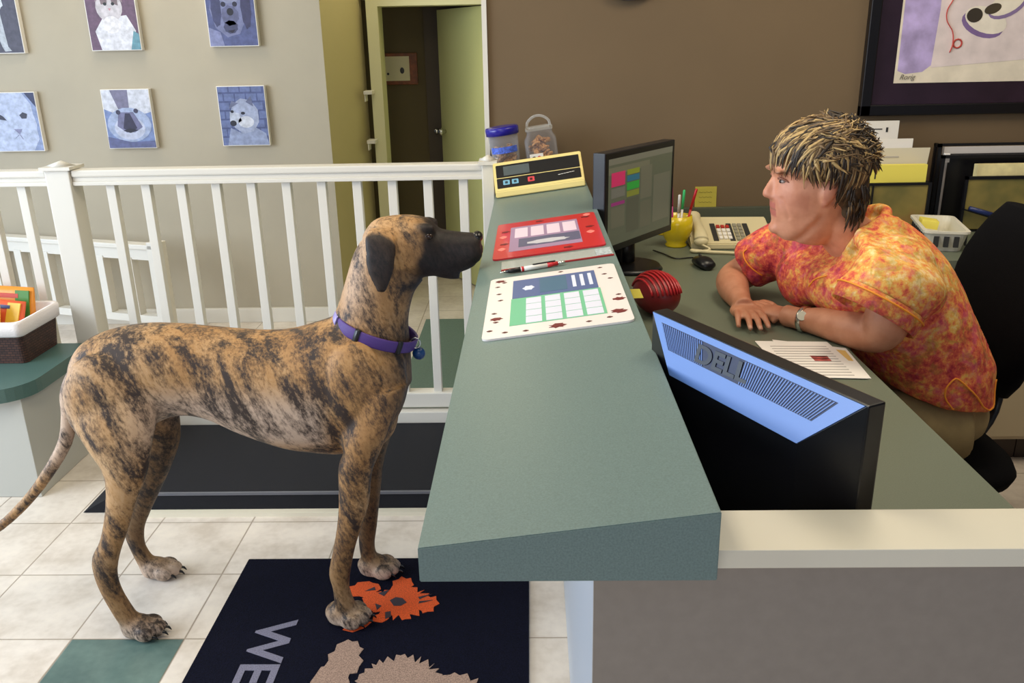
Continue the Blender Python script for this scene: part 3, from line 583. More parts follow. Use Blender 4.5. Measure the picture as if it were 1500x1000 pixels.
# ------------------------------------------------------------------ desk clutter
t = thing('computer_mouse', 'black computer mouse in front of the phone', 'mouse', (.573, 2.81, .80), (0, 0, math.radians(100)))
b = BM(); loft(b, [((-.056, 0, .012), (0, .012, 0), (0, 0, .010)), ((-.045, 0, .017), (0, .027, 0), (0, 0, .016)), ((-.01, 0, .020), (0, .031, 0), (0, 0, .0195)), ((.03, 0, .017), (0, .029, 0), (0, 0, .0165)), ((.052, 0, .012), (0, .02, 0), (0, 0, .0115)), ((.057, 0, .011), (0, .01, 0), (0, 0, .007))], n=20)
obj('shell', b, M_black, t, smooth=True)
b = BM(); cyl(b, (0, 0), .006, -.003, .003, M=Matrix.Translation((.03, 0, .033)) @ Matrix.Rotation(PI/2, 4, 'X')); obj('scroll_wheel', b, M_dk, t)
b = BM(); tube(b, [(.575, 2.87, .808, .0025), (.56, 2.93, .804, .0025), (.50, 2.92, .804, .0025), (.47, 2.99, .804, .0025), (.44, 3.05, .804, .0025)]); obj('cable', b, M_black, t, world=True)

t = thing('desk_phone', 'cream office telephone with a big button panel and handset', 'telephone', (.735, 3.16, .80), (0, 0, math.radians(-3)))
b = BM(); prism(b, [(-.105, .0), (.115, 0), (.115, .078), (-.105, .022)], -.15, .15, Matrix(((0, 0, 1, 0), (1, 0, 0, 0), (0, 1, 0, .001), (0, 0, 0, 1)))); bmesh.ops.bevel(b, geom=b.edges[:], offset=.004, segments=2, affect='EDGES'); obj('body', b, M_beige, t)
tilt = math.atan2(.056, .22); MP = Matrix.Translation((0, -.105, .0235)) @ Matrix.Rotation(tilt, 4, 'X')
b = BM()
for xx in (-.055, .005, .065): bx(b, xx-.012, xx+.006, .02, .16, 0, .0025, MP)
obj('label_strip', b, M_dk, t)
for r in range(4):
    for c in range(3):
        b = BM(); bx(b, -.046+.017*c, -.033+.017*c, .03+.03*r, .052+.03*r, .0, .006, MP, bev=.001); obj('key', b, M_paper if r < 3 else mat('red_key', (186, 52, 40), .5), t)
for r in range(5):
    for c in range(2):
        b = BM(); bx(b, .016+.018*c+(.0), .03+.018*c, .022+.028*r, .044+.028*r, .0, .005, MP, bev=.001); obj('key', b, mat('grey_key', (150, 146, 128), .5), t)
b = BM(); tube(b, [(-.118, -.02, .0+.04, .026), (-.118, .0, .052, .024), (-.118, .05, .066, .018), (-.118, .15, .078, .018), (-.118, .2, .084, .024), (-.118, .218, .08, .026)], flat=.75, n=16, M=Matrix.Translation((0, -.1, .0)))
ell(b, (-.118, -.115, .034), (.027, .022, .018)); ell(b, (-.118, .11, .075), (.027, .022, .018)); hs = obj('handset', b, M_beige, t, smooth=True)
b = BM(); pts = [(-.118+.0, -.13, .025, .004), (-.09, -.15, .012, .004), (-.14, -.165, .008, .005), (-.155, -.15, .009, .006), (-.1, -.17, .008, .006), (-.03, -.185, .008, .0055), (.05, -.2, .008, .005), (.12, -.19, .008, .0045)]
tube(b, pts); obj('cord', b, M_beige, t, smooth=True)

t = thing('pen_cup', 'round yellow cup holding pens beside the far monitor', 'cup', (.535, 3.13, .80))
b = BM(); prof = [(.036, .0), (.040, .006), (.034, .016), (.044, .03), (.056, .06), (.058, .085), (.054, .115), (.050, .115), (.054, .085), (.051, .06), (.036, .03), (.004, .025)]
loft(b, [((0, 0, z), (r, 0, 0), (0, r, 0)) for r, z in prof], n=28); obj('body', b, mat('yellow_ceramic', (232, 204, 30), .25, coat=.4), t)
b = BM(); tube(b, [(-.05, 0, .1, .006), (-.085, 0, .09, .006), (-.085, 0, .055, .006), (-.045, 0, .045, .006)]); obj('handle', b, MATS['yellow_ceramic'], t, smooth=True)
for nm, cl, dx, dy, lx, ly, h in (('magenta', (186, 40, 120), -.012, .01, -.012, .0, .20), ('white', (226, 222, 216), .002, -.01, .0, -.01, .165), ('green', (60, 190, 110), .014, .015, .012, .01, .175), ('red', (196, 30, 36), .022, -.006, .04, -.01, .185)):
    t = thing('pen', nm+' pen standing in the round yellow cup', 'pen', (.535+dx, 3.13+dy, .828), group='pens in the yellow cup')
    b = BM(); tube(b, [(0, 0, 0, .004), (lx*.6, ly*.6, h*.6, .0045)], k=1); obj('barrel', b, mat('pen_'+nm if nm != 'green' else 'pen_white', cl if nm != 'green' else (226, 222, 216), .35), t, smooth=True)
    b = BM(); tube(b, [(lx*.6, ly*.6, h*.6, .0055), (lx, ly, h*.98, .005), (lx*1.02, ly*1.02, h, .003)], k=1); obj('cap', b, mat('pencap_'+nm, cl, .35), t, smooth=True)
def note(label, M_, w, h, curl, lines=3):
    t = thing('sticky_note', label, 'note', (0, 0, 0)); t.matrix_world = M_; ROOTM[t.name] = M_.copy()
    b = BM(); R = []
    for i in range(7):
        f = i/6; R.append((b.verts.new((-w/2, curl*f*f, h/2-h*f)), b.verts.new((w/2, curl*f*f, h/2-h*f))))
    for p, q in zip(R, R[1:]): b.faces.new((p[0], q[0], q[1], p[1]))
    bmesh.ops.solidify(b, geom=b.faces[:], thickness=.0008); obj('sheet', b, M_yel, t)
    if lines:
        b = BM()
        for k in range(lines):
            z = h*.25-k*h*.22; pts = [(-w*.32+w*.6*i/10, -.0012+curl*((h/2-z)/h)**2, z+.002*math.sin(i*2.3+k), .0006) for i in range(11)]
            tube(b, pts, k=1, n=4)
        obj('handwriting', b, mat('pencil_mark', (150, 136, 60), .8), t)
    return t
note('yellow sticky note on the brown wall above the telephone', Matrix.Translation((.719, 3.546, .905)), .088, .092, -.006)
note('yellow sticky note jutting out beneath the counter edge near the red toy', Matrix.Translation((.222, 2.0, .9445)) @ Matrix.Rotation(PI/2, 4, 'Z') @ Matrix.Rotation(PI/2, 4, 'X'), .08, .085, -.006, 0)

t = thing('chew_toy', 'dark red slatted plastic object on the desk behind the near monitor', 'toy', (.345, 2.30, .80), (0, 0, math.radians(20)))
M_red = mat('dark_red_plastic', (170, 26, 34), .3); M_red2 = mat('deep_red_plastic', (112, 16, 22), .4)
b = BM(); ell(b, (0, 0, .058), (.060, .085, .058), seg=28); obj('core', b, M_red2, t)
for k in range(9):
    x = -.044+.011*k; rr = math.sqrt(max(0, 1-(x/.062)**2)); pts = []
    for i in range(13):
        a = math.radians(15+150*i/12); pts.append((x, math.cos(a)*.087*rr, .058+math.sin(a)*.06*rr, .0032))
    b = BM(); tube(b, pts, k=1, n=8); obj('rib', b, M_red, t, smooth=True)

def sheet(name, label, pts, z, m=None, cat='paper', extra=None):
    b = BM(); prism(b, pts, z, z+.0012); c = thing(name, label, cat, (sum(p[0] for p in pts)/len(pts), sum(p[1] for p in pts)/len(pts), z))
    obj('page', b, m or M_paper, c, world=True)
    if extra:
        for nm, mm, rects in extra:
            b = BM()
            for r in rects: prism(b, r, z+.0011, z+.0016)
            obj(nm, b, mm, c, world=True)
    return c
M_ink = mat('grey_print', (176, 170, 166), .8)
def lines(x0, x1, y0, y1, n, sk=0.):
    return [[(x0, y0+(y1-y0)*i/n), (x1, y0+(y1-y0)*i/n+sk), (x1, y0+(y1-y0)*i/n+.004+sk), (x0, y0+(y1-y0)*i/n+.004)] for i in range(n)]
sheet('flyer', 'white sheet with a coloured header lying under the top page by the near elbow', [(.605, 2.06), (.765, 1.99), (.752, 1.79), (.60, 1.84)], .8005, extra=[('header_picture', mat('flyer_orange', (226, 188, 110), .7), [[(.725, 1.985), (.757, 1.972), (.752, 1.90), (.722, 1.91)]])])
sheet('printed_page', 'white printed page with a small red photo on the desk behind the near monitor', [(.558, 2.046), (.733, 2.034), (.745, 1.786), (.570, 1.80)], .8022, extra=[('text_lines', M_ink, lines(.585, .72, 1.81, 2.02, 12, -.006)), ('photo', mat('flyer_photo', (150, 70, 66), .6, var=.4, vscale=60), [[(.660, 1.935), (.70, 1.932), (.70, 1.895), (.662, 1.898)]])])
sheet('loose_paper', 'white paper tucked between the near monitor and the low front wall', [(.47, 1.18), (.655, 1.117), (.63, .955), (.45, .975)], .8005)

# file sorter with yellow folder
def mesh_panel_mat():
    m, nt, bb = nodes('wire_mesh')
    bb.inputs['Base Color'].default_value = rgba((86, 84, 44)); bb.inputs['Roughness'].default_value = .5
    v = objco(nt, (1, 1, 1)); n = noisen(nt, v, 6., 3.)
    nt.links.new(ramp(nt, n, [(.35, (112, 106, 60)), (.55, (148, 132, 72)), (.7, (156, 112, 74))]), bb.inputs['Base Color'])
    return m
M_mesh = mesh_panel_mat()
t = thing('file_sorter', 'black-edged mesh file holder packed with papers behind the person', 'file holder', (1.41, 3.42, .80))
b = BM(); bx(b, 1.275, 1.535, 3.352, 3.356, .81, .975); obj('mesh_front', b, M_mesh, t, world=True)
b = BM()
for x in (1.272, 1.532): bx(b, x, x+.012, 3.345, 3.49, .8, .985, bev=.001)
bx(b, 1.272, 1.544, 3.347, 3.36, .975, .985); bx(b, 1.272, 1.544, 3.347, 3.36, .8, .812); bx(b, 1.272, 1.544, 3.345, 3.49, .8, .806); bx(b, 1.272, 1.544, 3.48, 3.49, .8, .985); bx(b, 1.318, 1.324, 3.346, 3.352, .8, .985)
obj('frame', b, M_black, t, world=True)
def slab(name, label, x0, x1, y, z0, z1, m, th=.004, tilt=0., cat='paper', skew=0., group=None):
    c = thing(name, label, cat, ((x0+x1)/2, y, z0), (math.radians(tilt), 0, 0), group)
    b = BM(); w = (x1-x0)/2
    prism(b, [(-w, 0), (w, 0), (w+skew, z1-z0), (-w, z1-z0)], -th/2, th/2, Matrix.Rotation(PI/2, 4, 'X')); obj('sheet', b, m, c); return c
c = slab('yellow_folder', 'bright yellow folder stack in front of the white papers in the file holder', 1.28, 1.528, 3.385, .808, 1.05, M_yel, .03, 0, 'folder')
b = BM(); bx(b, -.075, -.07, -.0165, -.014, .19, .24); obj('seam', b, M_dk, c)
b = BM(); bx(b, -.12, -.03, -.028, -.02, .155, .168); bx(b, -.12, -.03, -.03, -.015, .166, .169); obj('clip', b, M_paper, c)
c = slab('card_sheet', 'cream printed card flaring out above the yellow folder', 1.285, 1.522, 3.412, .81, 1.108, mat('cream_card', (214, 206, 184), .7), .004, -2, skew=.03)
b = BM(); bx(b, -.03, .03, -.0035, -.002, .262, .267); obj('print', b, M_ink, c)
slab('envelope', 'white envelope between the cream card and the tall form', 1.28, 1.487, 3.435, .81, 1.142, M_paper, .004)
c = slab('form_sheet', 'tall white form with a dark mark at the back of the file holder', 1.25, 1.438, 3.465, .81, 1.208, mat('form_white', (232, 228, 220), .7), .004)
b = BM(); bx(b, -.06, .03, -.0035, -.002, .365, .369); bx(b, .045, .053, -.0035, -.002, .355, .373); bx(b, -.05, .01, -.0035, -.002, .325, .328); obj('print', b, M_dk, c)
# second sorter at the right
t = thing('file_sorter', 'wide black stepped file holder by the right edge with a blue pen in front', 'file holder', (1.84, 3.4, .80))
b = BM()
for x in (1.592, 2.05):
    bx(b, x, x+.014, 3.44, 3.452, .8, 1.118); bx(b, x, x+.014, 3.47, 3.482, .8, 1.118); bx(b, x, x+.014, 3.44, 3.482, 1.106, 1.118); bx(b, x, x+.014, 3.40, 3.41, .8, 1.08)
bx(b, 1.592, 2.064, 3.47, 3.482, 1.106, 1.116); bx(b, 1.592, 2.064, 3.40, 3.41, 1.068, 1.08); bx(b, 1.592, 2.064, 3.3, 3.482, .8, .806)
for x in (1.648, 2.05): bx(b, x, x+.01, 3.30, 3.312, .8, 1.012)
bx(b, 1.648, 2.06, 3.30, 3.312, 1.0, 1.012)
obj('frame', b, M_black, t, world=True)
b = BM(); bx(b, 1.655, 2.05, 3.304, 3.308, .81, 1.002); obj('mesh_front', b, M_mesh, t, world=True)
b = BM(); bx(b, 1.61, 1.63, 3.415, 3.43, 1.05, 1.085, bev=.002); obj('label_tab', b, M_paper, t, world=True)
slab('document_stack', 'greyish papers in the rear slot of the stepped file holder', 1.62, 2.04, 3.458, .81, 1.105, mat('grey_paper', (206, 200, 196), .7), .014)
slab('black_folder', 'black folder in the middle slot of the stepped file holder', 1.63, 2.045, 3.425, .81, 1.082, M_black, .012, 0, 'folder')
slab('document_stack', 'cream and yellow papers in the front slot of the stepped file holder', 1.70, 2.045, 3.345, .81, 1.052, mat('cream_paper2', (232, 216, 160), .7, var=.12, vscale=14), .03)
t = thing('pen', 'blue pen resting on the front of the stepped file holder', 'pen', (1.75, 3.285, .87), (0, math.radians(17), 0))
b = BM(); tube(b, [(-.085, 0, 0, .008), (.05, 0, 0, .0105)], k=1, M=None); obj('barrel', b, mat('pen_blue', (30, 44, 96), .35), t, smooth=True)
b = BM(); tube(b, [(.05, 0, 0, .007), (.085, 0, 0, .005), (.095, 0, 0, .001)], k=1); obj('tip', b, M_paper, t, smooth=True)
b = BM(); bx(b, -.1, .11, .0, .012, -.0135, -.0075); obj('rest_clip', b, M_black, t)
t = thing('small_basket', 'small white plastic basket on the back desk beside the chair', 'basket', (1.483, 3.115, .8005), (0, 0, math.radians(-14))); t.scale = (1.35, 1.3, 1.)
b = BM(); rr_shell(b, [(-.042, .042, -.10, .10, 0), (-.052, .052, -.115, .115, .065), (-.057, .057, -.12, .12, .066), (-.057, .057, -.12, .12, .074), (-.047, .047, -.11, .11, .074), (-.038, .038, -.096, .096, .006)], .018); 
bm_ = b; f = None
obj('tray', b, mat('basket_white', (226, 222, 206), .5), t)
b = BM()
for k in range(7): bx(b, .05, .0535, -.09+.028*k, -.078+.028*k, .018, .055); bx(b, -.0535, -.05, -.09+.028*k, -.078+.028*k, .018, .055)
for k in range(3): bx(b, -.03+.024*k, -.018+.024*k, -.1165, -.11, .018, .055)
obj('slots', b, M_dk, t)
t2 = thing('note_pad', 'small yellow note pad inside the white plastic basket', 'note', (1.475, 3.19, .84), (0, math.radians(8), math.radians(-14)))
b = BM(); bx(b, -.03, .03, -.03, .03, 0, .035, bev=.002); obj('pad', b, M_yel, t2)
b = BM(); bx(b, -.0305, .0305, -.0305, .0305, .001, .004); obj('backing', b, M_paper, t2)

# ------------------------------------------------------------------ picture on the brown wall, dark round thing above
t = thing('framed_picture', 'black framed watercolour of white shoes and a red leash on the brown wall', 'picture', (1.80, 3.55, 1.62))
def fr(x, z, y=3.515): return (x, y, z)
b = BM()
X0, X1, Z0, Z1 = 1.300, 2.32, 1.222, 2.02
for q in ((X0, X1, Z0, Z0+.042), (X0, X1, Z1-.042, Z1), (X0, X0+.042, Z0, Z1), (X1-.042, X1, Z0, Z1)): bx(b, q[0], q[1], 3.515, 3.548, q[2], q[3], bev=.004)
obj('frame', b, mat('frame_black', (14, 12, 14), .3), t, world=True)
b = BM(); poly(b, [fr(X0+.04, Z0+.04, 3.535), fr(X1-.04, Z0+.04, 3.535), fr(X1-.04, Z1-.04, 3.535), fr(X0+.04, Z1-.04, 3.535)]); obj('mount', b, mat('plum_mount', (46, 32, 44), .25, var=.1, vscale=8), t, world=True)
b = BM(); cols = []
def art(pts, col, k=0, vr=.05):
    m = mat('art_%d_%d_%d' % col, col, .7, var=vr, vscale=14)
    if m not in cols: cols.append(m)
    poly(b, [fr(x, z, 3.5335-.0004*k) for x, z in pts], cols.index(m))
def aov(cx, cz_, rx, rz, col, k, rot=0., n=20, vr=.05):
    art([(cx+rx*math.cos(2*PI*i/n)*math.cos(rot)-rz*math.sin(2*PI*i/n)*math.sin(rot), cz_+rx*math.cos(2*PI*i/n)*math.sin(rot)+rz*math.sin(2*PI*i/n)*math.cos(rot)) for i in range(n)], col, k, vr)
art([(1.424, 1.344), (2.2, 1.344), (2.2, 1.9), (1.424, 1.9)], (226, 216, 196))
art([(1.434, 1.39), (1.465, 1.378), (1.53, 1.385), (1.575, 1.42), (1.56, 1.9), (1.43, 1.9)], (176, 160, 206), 1, .14)
art([(1.56, 1.40), (2.0, 1.43), (2.12, 1.6), (2.1, 1.88), (1.58, 1.88)], (222, 208, 206), 2)
aov(1.735, 1.555, .085, .045, (124, 100, 150), 3, -.35); aov(1.745, 1.57, .085, .045, (232, 224, 208), 4, -.35); aov(1.82, 1.62, .075, .04, (132, 112, 154), 5, .45); aov(1.815, 1.628, .07, .036, (230, 222, 204), 6, .45)
aov(1.70, 1.588, .03, .026, (52, 44, 34), 7); aov(1.765, 1.61, .032, .018, (66, 56, 40), 8, .3)
obj('artwork', b, cols, t, world=True)
b = BM(); tube(b, [(1.60, 3.5305, 1.72, .004), (1.615, 3.531, 1.66, .0045), (1.594, 3.531, 1.61, .0045), (1.598, 3.531, 1.57, .0045), (1.625, 3.531, 1.53, .0045), (1.632, 3.531, 1.485, .0055), (1.624, 3.531, 1.455, .004)], flat=.3, n=8)
tube(b, [(1.632+.018+.016*math.cos(a), 3.531, 1.487+.016*math.sin(a), .003) for a in [2*PI*i/12+PI for i in range(13)]], k=1, n=6); obj('leash_drawing', b, mat('leash_red', (186, 66, 56), .7), t, world=True)
tb = textbm('Rorig', .027, .0002); b = BM(); merge(b, tb, Matrix.Translation((1.475, 3.5295, 1.366)) @ Matrix.Rotation(PI/2, 4, 'X') @ Matrix(((1, .35, 0, 0), (0, 1, 0, 0), (0, 0, 1, 0), (0, 0, 0, 1)))); 
obj('signature', b, mat('pencil_grey', (110, 104, 94), .8), t, world=True)
t = thing('wall_clock', 'dark round-bottomed wall object just peeking in at the top edge', 'clock', (.385, 3.55, 1.80))
b = BM(); cyl(b, (0, 0), .135, .0, .035, n=40, M=Matrix.Rotation(PI/2, 4, 'X')); obj('rim', b, mat('clock_dark', (44, 34, 32), .5), t)
b = BM(); cyl(b, (0, 0), .115, .034, .037, n=40, M=Matrix.Rotation(PI/2, 4, 'X')); obj('face', b, M_paper, t)

# ------------------------------------------------------------------ things on the counter
def on_counter(name, label, cat, x, y, rz=0., group=None):
    return thing(name, label, cat, (x, y, cz(x)+.0004), (0, -ANG, rz), group)
def counter_mat(label, x, y, w, h, base, rz=0.):
    t = on_counter('counter_mat', label, 'mat', x, y, rz)
    b = BM(); rrect(b, -w/2, w/2, -h/2, h/2, 0, .004, .014); obj('board', b, base, t); return t
def deco(t, name, mname, col, polys, z=.0041, th=.0004, rough=.5):
    b = BM()
    for p in polys: prism(b, p, z, z+th)
    return obj(name, b, mat(mname, col, rough), t)
def rc(x0, x1, y0, y1): return [(x0, y0), (x1, y0), (x1, y1), (x0, y1)]
t = counter_mat('red glossy counter mat with a calendar panel, farther up the counter', .045, 2.36, .292, .445, mat('red_mat', (206, 26, 40), .3, coat=.3), 0)
deco(t, 'calendar_panel', 'panel_lilac', (160, 132, 164), [rc(-.105, .09, -.16, .15)])
deco(t, 'month_block', 'month_white', (226, 206, 222), [rc(-.092+.046*k, -.055+.046*k, .0, .125) for k in range(4)], .0045)
deco(t, 'photo_strip', 'photo_slate', (92, 92, 120), [rc(-.08, .088, -.12, -.02)], .0045)
deco(t, 'pet_photo', 'photo_fur', (196, 196, 204), [jag(-.0, -.085, .06, .025, 18, .2, 5)], .0049)
deco(t, 'paw_mark', 'mark_darkred', (110, 20, 26), [jag(x, y, .014, .012, 10, .4, i) for i, (x, y) in enumerate([(-.12, .1), (-.12, -.06), (.115, .16), (.12, .02), (.05, -.195), (-.02, .19)])], .0043)
deco(t, 'light_mark', 'mark_pink', (240, 130, 120), [jag(x, y, .012, .02, 8, .3, i) for i, (x, y) in enumerate([(-.125, .03), (-.125, -.12), (.122, .19), (.118, -.05)])], .0043)
t = counter_mat('white counter mat with a blue header, green calendar and brown paw prints', .0475, 1.725, .287, .432, mat('white_mat', (236, 228, 224), .35, coat=.3), 0)
deco(t, 'header_band', 'mat_blue', (84, 100, 146), [rc(-.09, .095, .03, .175)])
deco(t, 'header_text', 'mat_text', (214, 220, 236), [rc(.042+.018*k, .050+.018*k, .06, .155) for k in range(3)] + [jag(-.055, .1, .014, .02, 12, .3, 3)], .0045)
deco(t, 'header_picture', 'mat_teal', (70, 104, 130), [rc(-.03, .03, .05, .165)], .0044)
deco(t, 'calendar_ground', 'mat_green', (112, 186, 146), [rc(-.092, .098, -.155, .028)])
deco(t, 'month_block', 'mat_month', (214, 216, 232), [rc(-.060+.038*k+.002*k, -.028+.040*k, -.15+.043*r, -.11+.043*r) for k in range(4) for r in range(4)], .0045)
pr_ = [(-.125, .19), (-.125, .14), (-.11, .17), (-.12, .08), (-.115, .03), (-.125, -.06), (-.12, -.12), (-.13, -.17), (-.1, -.19), (-.06, -.195), (.06, -.19), (.1, -.18), (.115, .13), (.125, .09), (.11, .19), (.13, -.04), (.02, .2)]
deco(t, 'paw_print', 'mat_brown', (92, 46, 42), [jag(x, y, .006, .005, 8, .4, i) for i, (x, y) in enumerate(pr_)], .0043)
deco(t, 'dirt_paw', 'mat_brown2', (110, 34, 34), [jag(x, y, r, r*.8, 14, .5, i+9) for i, (x, y, r) in enumerate([(-.12, -.10, .014), (.0, -.19, .018), (.12, -.15, .017), (.128, -.07, .014), (-.12, .185, .013)])], .0043)
t = on_counter('pen', 'white and red ballpoint pen with a black grip between the two counter mats', 'pen', .004, 1.995, math.radians(6))
b = BM(); tube(b, [(-.03, 0, .0065, .0058), (.035, 0, .0065, .006)], k=1); obj('barrel', b, mat('pen_white', (232, 228, 224), .3), t, smooth=True)
b = BM(); tube(b, [(-.066, 0, .0065, .0035), (-.055, 0, .0065, .0055), (-.03, 0, .0065, .006)], k=1); obj('grip', b, M_black, t, smooth=True)
b = BM(); tube(b, [(-.08, 0, .0065, .001), (-.066, 0, .0065, .0035)], k=1); tube(b, [(.06, 0, .0065, .0045), (.078, 0, .0065, .003)], k=1); obj('tip', b, M_chrome, t, smooth=True)
b = BM(); tube(b, [(-.028, 0, .0065, .0062), (-.022, 0, .0065, .0062)], k=1); obj('ring', b, mat('pen_red', (190, 28, 34), .3), t, smooth=True)
b = BM(); tube(b, [(.035, 0, .0065, .0063), (.06, 0, .0065, .005)], k=1); obj('band', b, mat('pen_red', (190, 28, 34), .3), t, smooth=True)
b = BM(); bx(b, .0, .055, -.0025, .0025, .0125, .0145, bev=.0005); obj('clip', b, M_black, t)
t = on_counter('plastic_sleeve', 'clear strip with a red edge and a small grey label on the counter', 'strip', .075, 2.03, math.radians(1))
b = BM(); bx(b, -.15, .125, .0, .085, 0, .0015); obj('film', b, clear('clear_film', (230, 232, 230), .04), t)
b = BM(); bx(b, -.15, .125, -.006, .001, 0, .003); obj('red_edge', b, mat('strip_red', (160, 30, 34), .4), t)
b = BM(); bx(b, .085, .122, .012, .075, .0014, .0022); obj('label', b, mat('label_grey', (176, 186, 190), .4, var=.15, vscale=120), t)

# table scale display
t = on_counter('scale_display', 'cream scale indicator with a black face at the far end of the counter', 'scale', .036, 3.09, math.radians(0))
b = BM(); prism(b, [(0, .0), (.002, .022), (.088, .112), (.10, .112), (.105, .0)], -.162, .162, Matrix(((0, 0, 1, 0), (1, 0, 0, 0), (0, 1, 0, .002), (0, 0, 0, 1)))); bmesh.ops.bevel(b, geom=b.edges[:], offset=.003, segments=2, affect='EDGES'); obj('housing', b, mat('cream_housing', (232, 212, 138), .4), t)
fa = math.atan2(.09, .086); MS = Matrix.Translation((0, .002, .024)) @ Matrix.Rotation(fa, 4, 'X')
b = BM(); rrect(b, -.152, .152, .058, .112, 0, .0015, .003, MS); rrect(b, -.152, .152, .012, .054, 0, .0015, .003, MS); obj('face', b, mat('face_black', (26, 24, 24), .3), t)
b = BM(); bx(b, -.125, -.03, .064, .104, .001, .0022, MS); obj('lcd', b, mat('lcd_grey', (84, 92, 92), .25), t)
for xx, nm, cl in ((-.118, 'key_blue', (120, 176, 200)), (-.086, 'key_blue', (120, 176, 200)), (-.028, 'key_redd', (216, 70, 76))):
    b = BM(); rrect(b, xx-.012, xx+.012, .024, .044, .0012, .0026, .003, MS); bb = obj('button', b, mat(nm, cl, .4), t)
    b = BM(); rrect(b, xx-.005, xx+.005, .029, .039, .0026, .003, .002, MS); obj('symbol', b, mat('sym_'+nm, tuple(int(c*.35) for c in cl), .4), bb)
b = BM()
for k in range(6): ell(b, V(MS @ V((.075+.010*k, .036+.001*k, .0018))), (.0055, .005 if k % 3 else .007, .0008), seg=10)
obj('logo', b, M_paper, t)
# treat jars
M_jar = clear('jar_plastic', (214, 216, 224), .05)
def biscuit(label, M_, grp, src=[None]):
    key = 'biscuit_mesh'
    if src[0] is None:
        t = thing('dog_biscuit', label, 'biscuit', (0, 0, 0), group=grp)
        b = BM(); tube(b, [(-.011, 0, 0, .0055), (.011, 0, 0, .0055)], k=1, n=10)
        for sx in (-1, 1):
            for sy in (-1, 1): ell(b, (sx*.013, sy*.005, 0), (.0065, .0065, .0055), seg=10)
        me = bpy.data.meshes.new('dog_biscuit'); b.to_mesh(me); b.free(); me.materials.append(mat('biscuit_tan', (190, 138, 84), .8, var=.25, vscale=120))
        bpy.data.objects.remove(t); src[0] = me
    o = bpy.data.objects.new('dog_biscuit', src[0]); COL.objects.link(o); o.matrix_world = M_; return tag(o, label, 'biscuit', grp)
JX, JY = -.082, 3.40
t = on_counter('treat_jar', 'clear round treat jar with a dark blue lid at the counter end', 'jar', JX, JY)
b = BM(); loft(b, [((0, 0, z), (r, 0, 0), (0, r, 0)) for r, z in ((.045, .001), (.05, .004), (.058, .195), (.055, .195), (.047, .006), (.003, .005))], n=36); obj('body', b, M_jar, t)
b = BM(); loft(b, [((0, 0, z), (r, 0, 0), (0, r, 0)) for r, z in ((.058, .192), (.064, .193), (.065, .215), (.062, .222), (.05, .2235), (.003, .2235))], n=36); obj('lid', b, mat('lid_blue', (34, 28, 140), .25), t)
b = BM(); R = []
for i in range(13):
    a = math.radians(210+120*i/12); R.append([b.verts.new((math.cos(a)*.0562, math.sin(a)*.0562, z)) for z in (.126, .150)])
for p, q in zip(R, R[1:]): b.faces.new((p[0], q[0], q[1], p[1]))
obj('blue_band', b, mat('jar_print', (70, 96, 190), .4, var=.3, vscale=160), t)
MJ = ROOTM[t.name]; rj = random.Random(3)
from mathutils import Euler
for k in range(58):
    a = rj.uniform(0, 2*PI); r = .034*math.sqrt(rj.random()); zz = .014+.0023*k
    biscuit('tan bone-shaped biscuit inside the blue-lidded jar', MJ @ Matrix.Translation((r*math.cos(a)*.9, r*math.sin(a)*.9, zz)) @ Euler((rj.uniform(-.6, .6), rj.uniform(-.6, .6), rj.uniform(0, 6))).to_matrix().to_4x4(), 'biscuits in the blue-lidded jar')
t = on_counter('treat_jar', 'clear square treat jar with an arched handle and white label', 'jar', .058, 3.42)
b = BM(); rr_shell(b, [(-.058, .058, -.05, .05, .002), (-.062, .062, -.054, .054, .02), (-.062, .062, -.054, .054, .155), (-.05, .05, -.045, .045, .175), (-.05, .05, -.045, .045, .19), (-.047, .047, -.042, .042, .19), (-.047, .047, -.042, .042, .174), (-.058, .058, -.05, .05, .15), (-.058, .058, -.05, .05, .022), (-.054, .054, -.046, .046, .006)], .02); obj('body', b, M_jar, t, smooth=True)
b = BM(); rrect(b, -.053, .053, -.048, .048, .19, .199, .018); rrect(b, -.04, .04, -.036, .036, .199, .203, .015); obj('lid', b, clear('clear_lid', (236, 238, 236), .16), t)
b = BM(); tube(b, [(-.045, 0, .2, .005), (-.04, 0, .222, .005), (-.015, 0, .24, .005), (.015, 0, .24, .005), (.04, 0, .222, .005), (.045, 0, .2, .005)]); obj('handle', b, MATS['clear_lid'], t, smooth=True)
b = BM(); bx(b, -.048, .004, -.0555, -.0545, .055, .105); lb = obj('label', b, M_paper, t)
b = BM(); ell(b, (-.032, -.056, .088), (.008, .001, .008)); obj('dark_mark', b, M_black, lb)
b = BM(); ell(b, (-.012, -.056, .088), (.008, .001, .008)); obj('red_mark', b, MATS['pen_red'], lb)
MJ = ROOTM[t.name]
for k in range(62):
    zz = .016+.0023*k; lim = .037*(1-.5*max(0, (k-40)/22))
    biscuit('tan bone-shaped biscuit inside the square handled jar', MJ @ Matrix.Translation((rj.uniform(-1, 1)*lim, rj.uniform(-1, 1)*lim*.85, zz)) @ Euler((rj.uniform(-.7, .7), rj.uniform(-.7, .7), rj.uniform(0, 6))).to_matrix().to_4x4(), 'biscuits in the square jar')

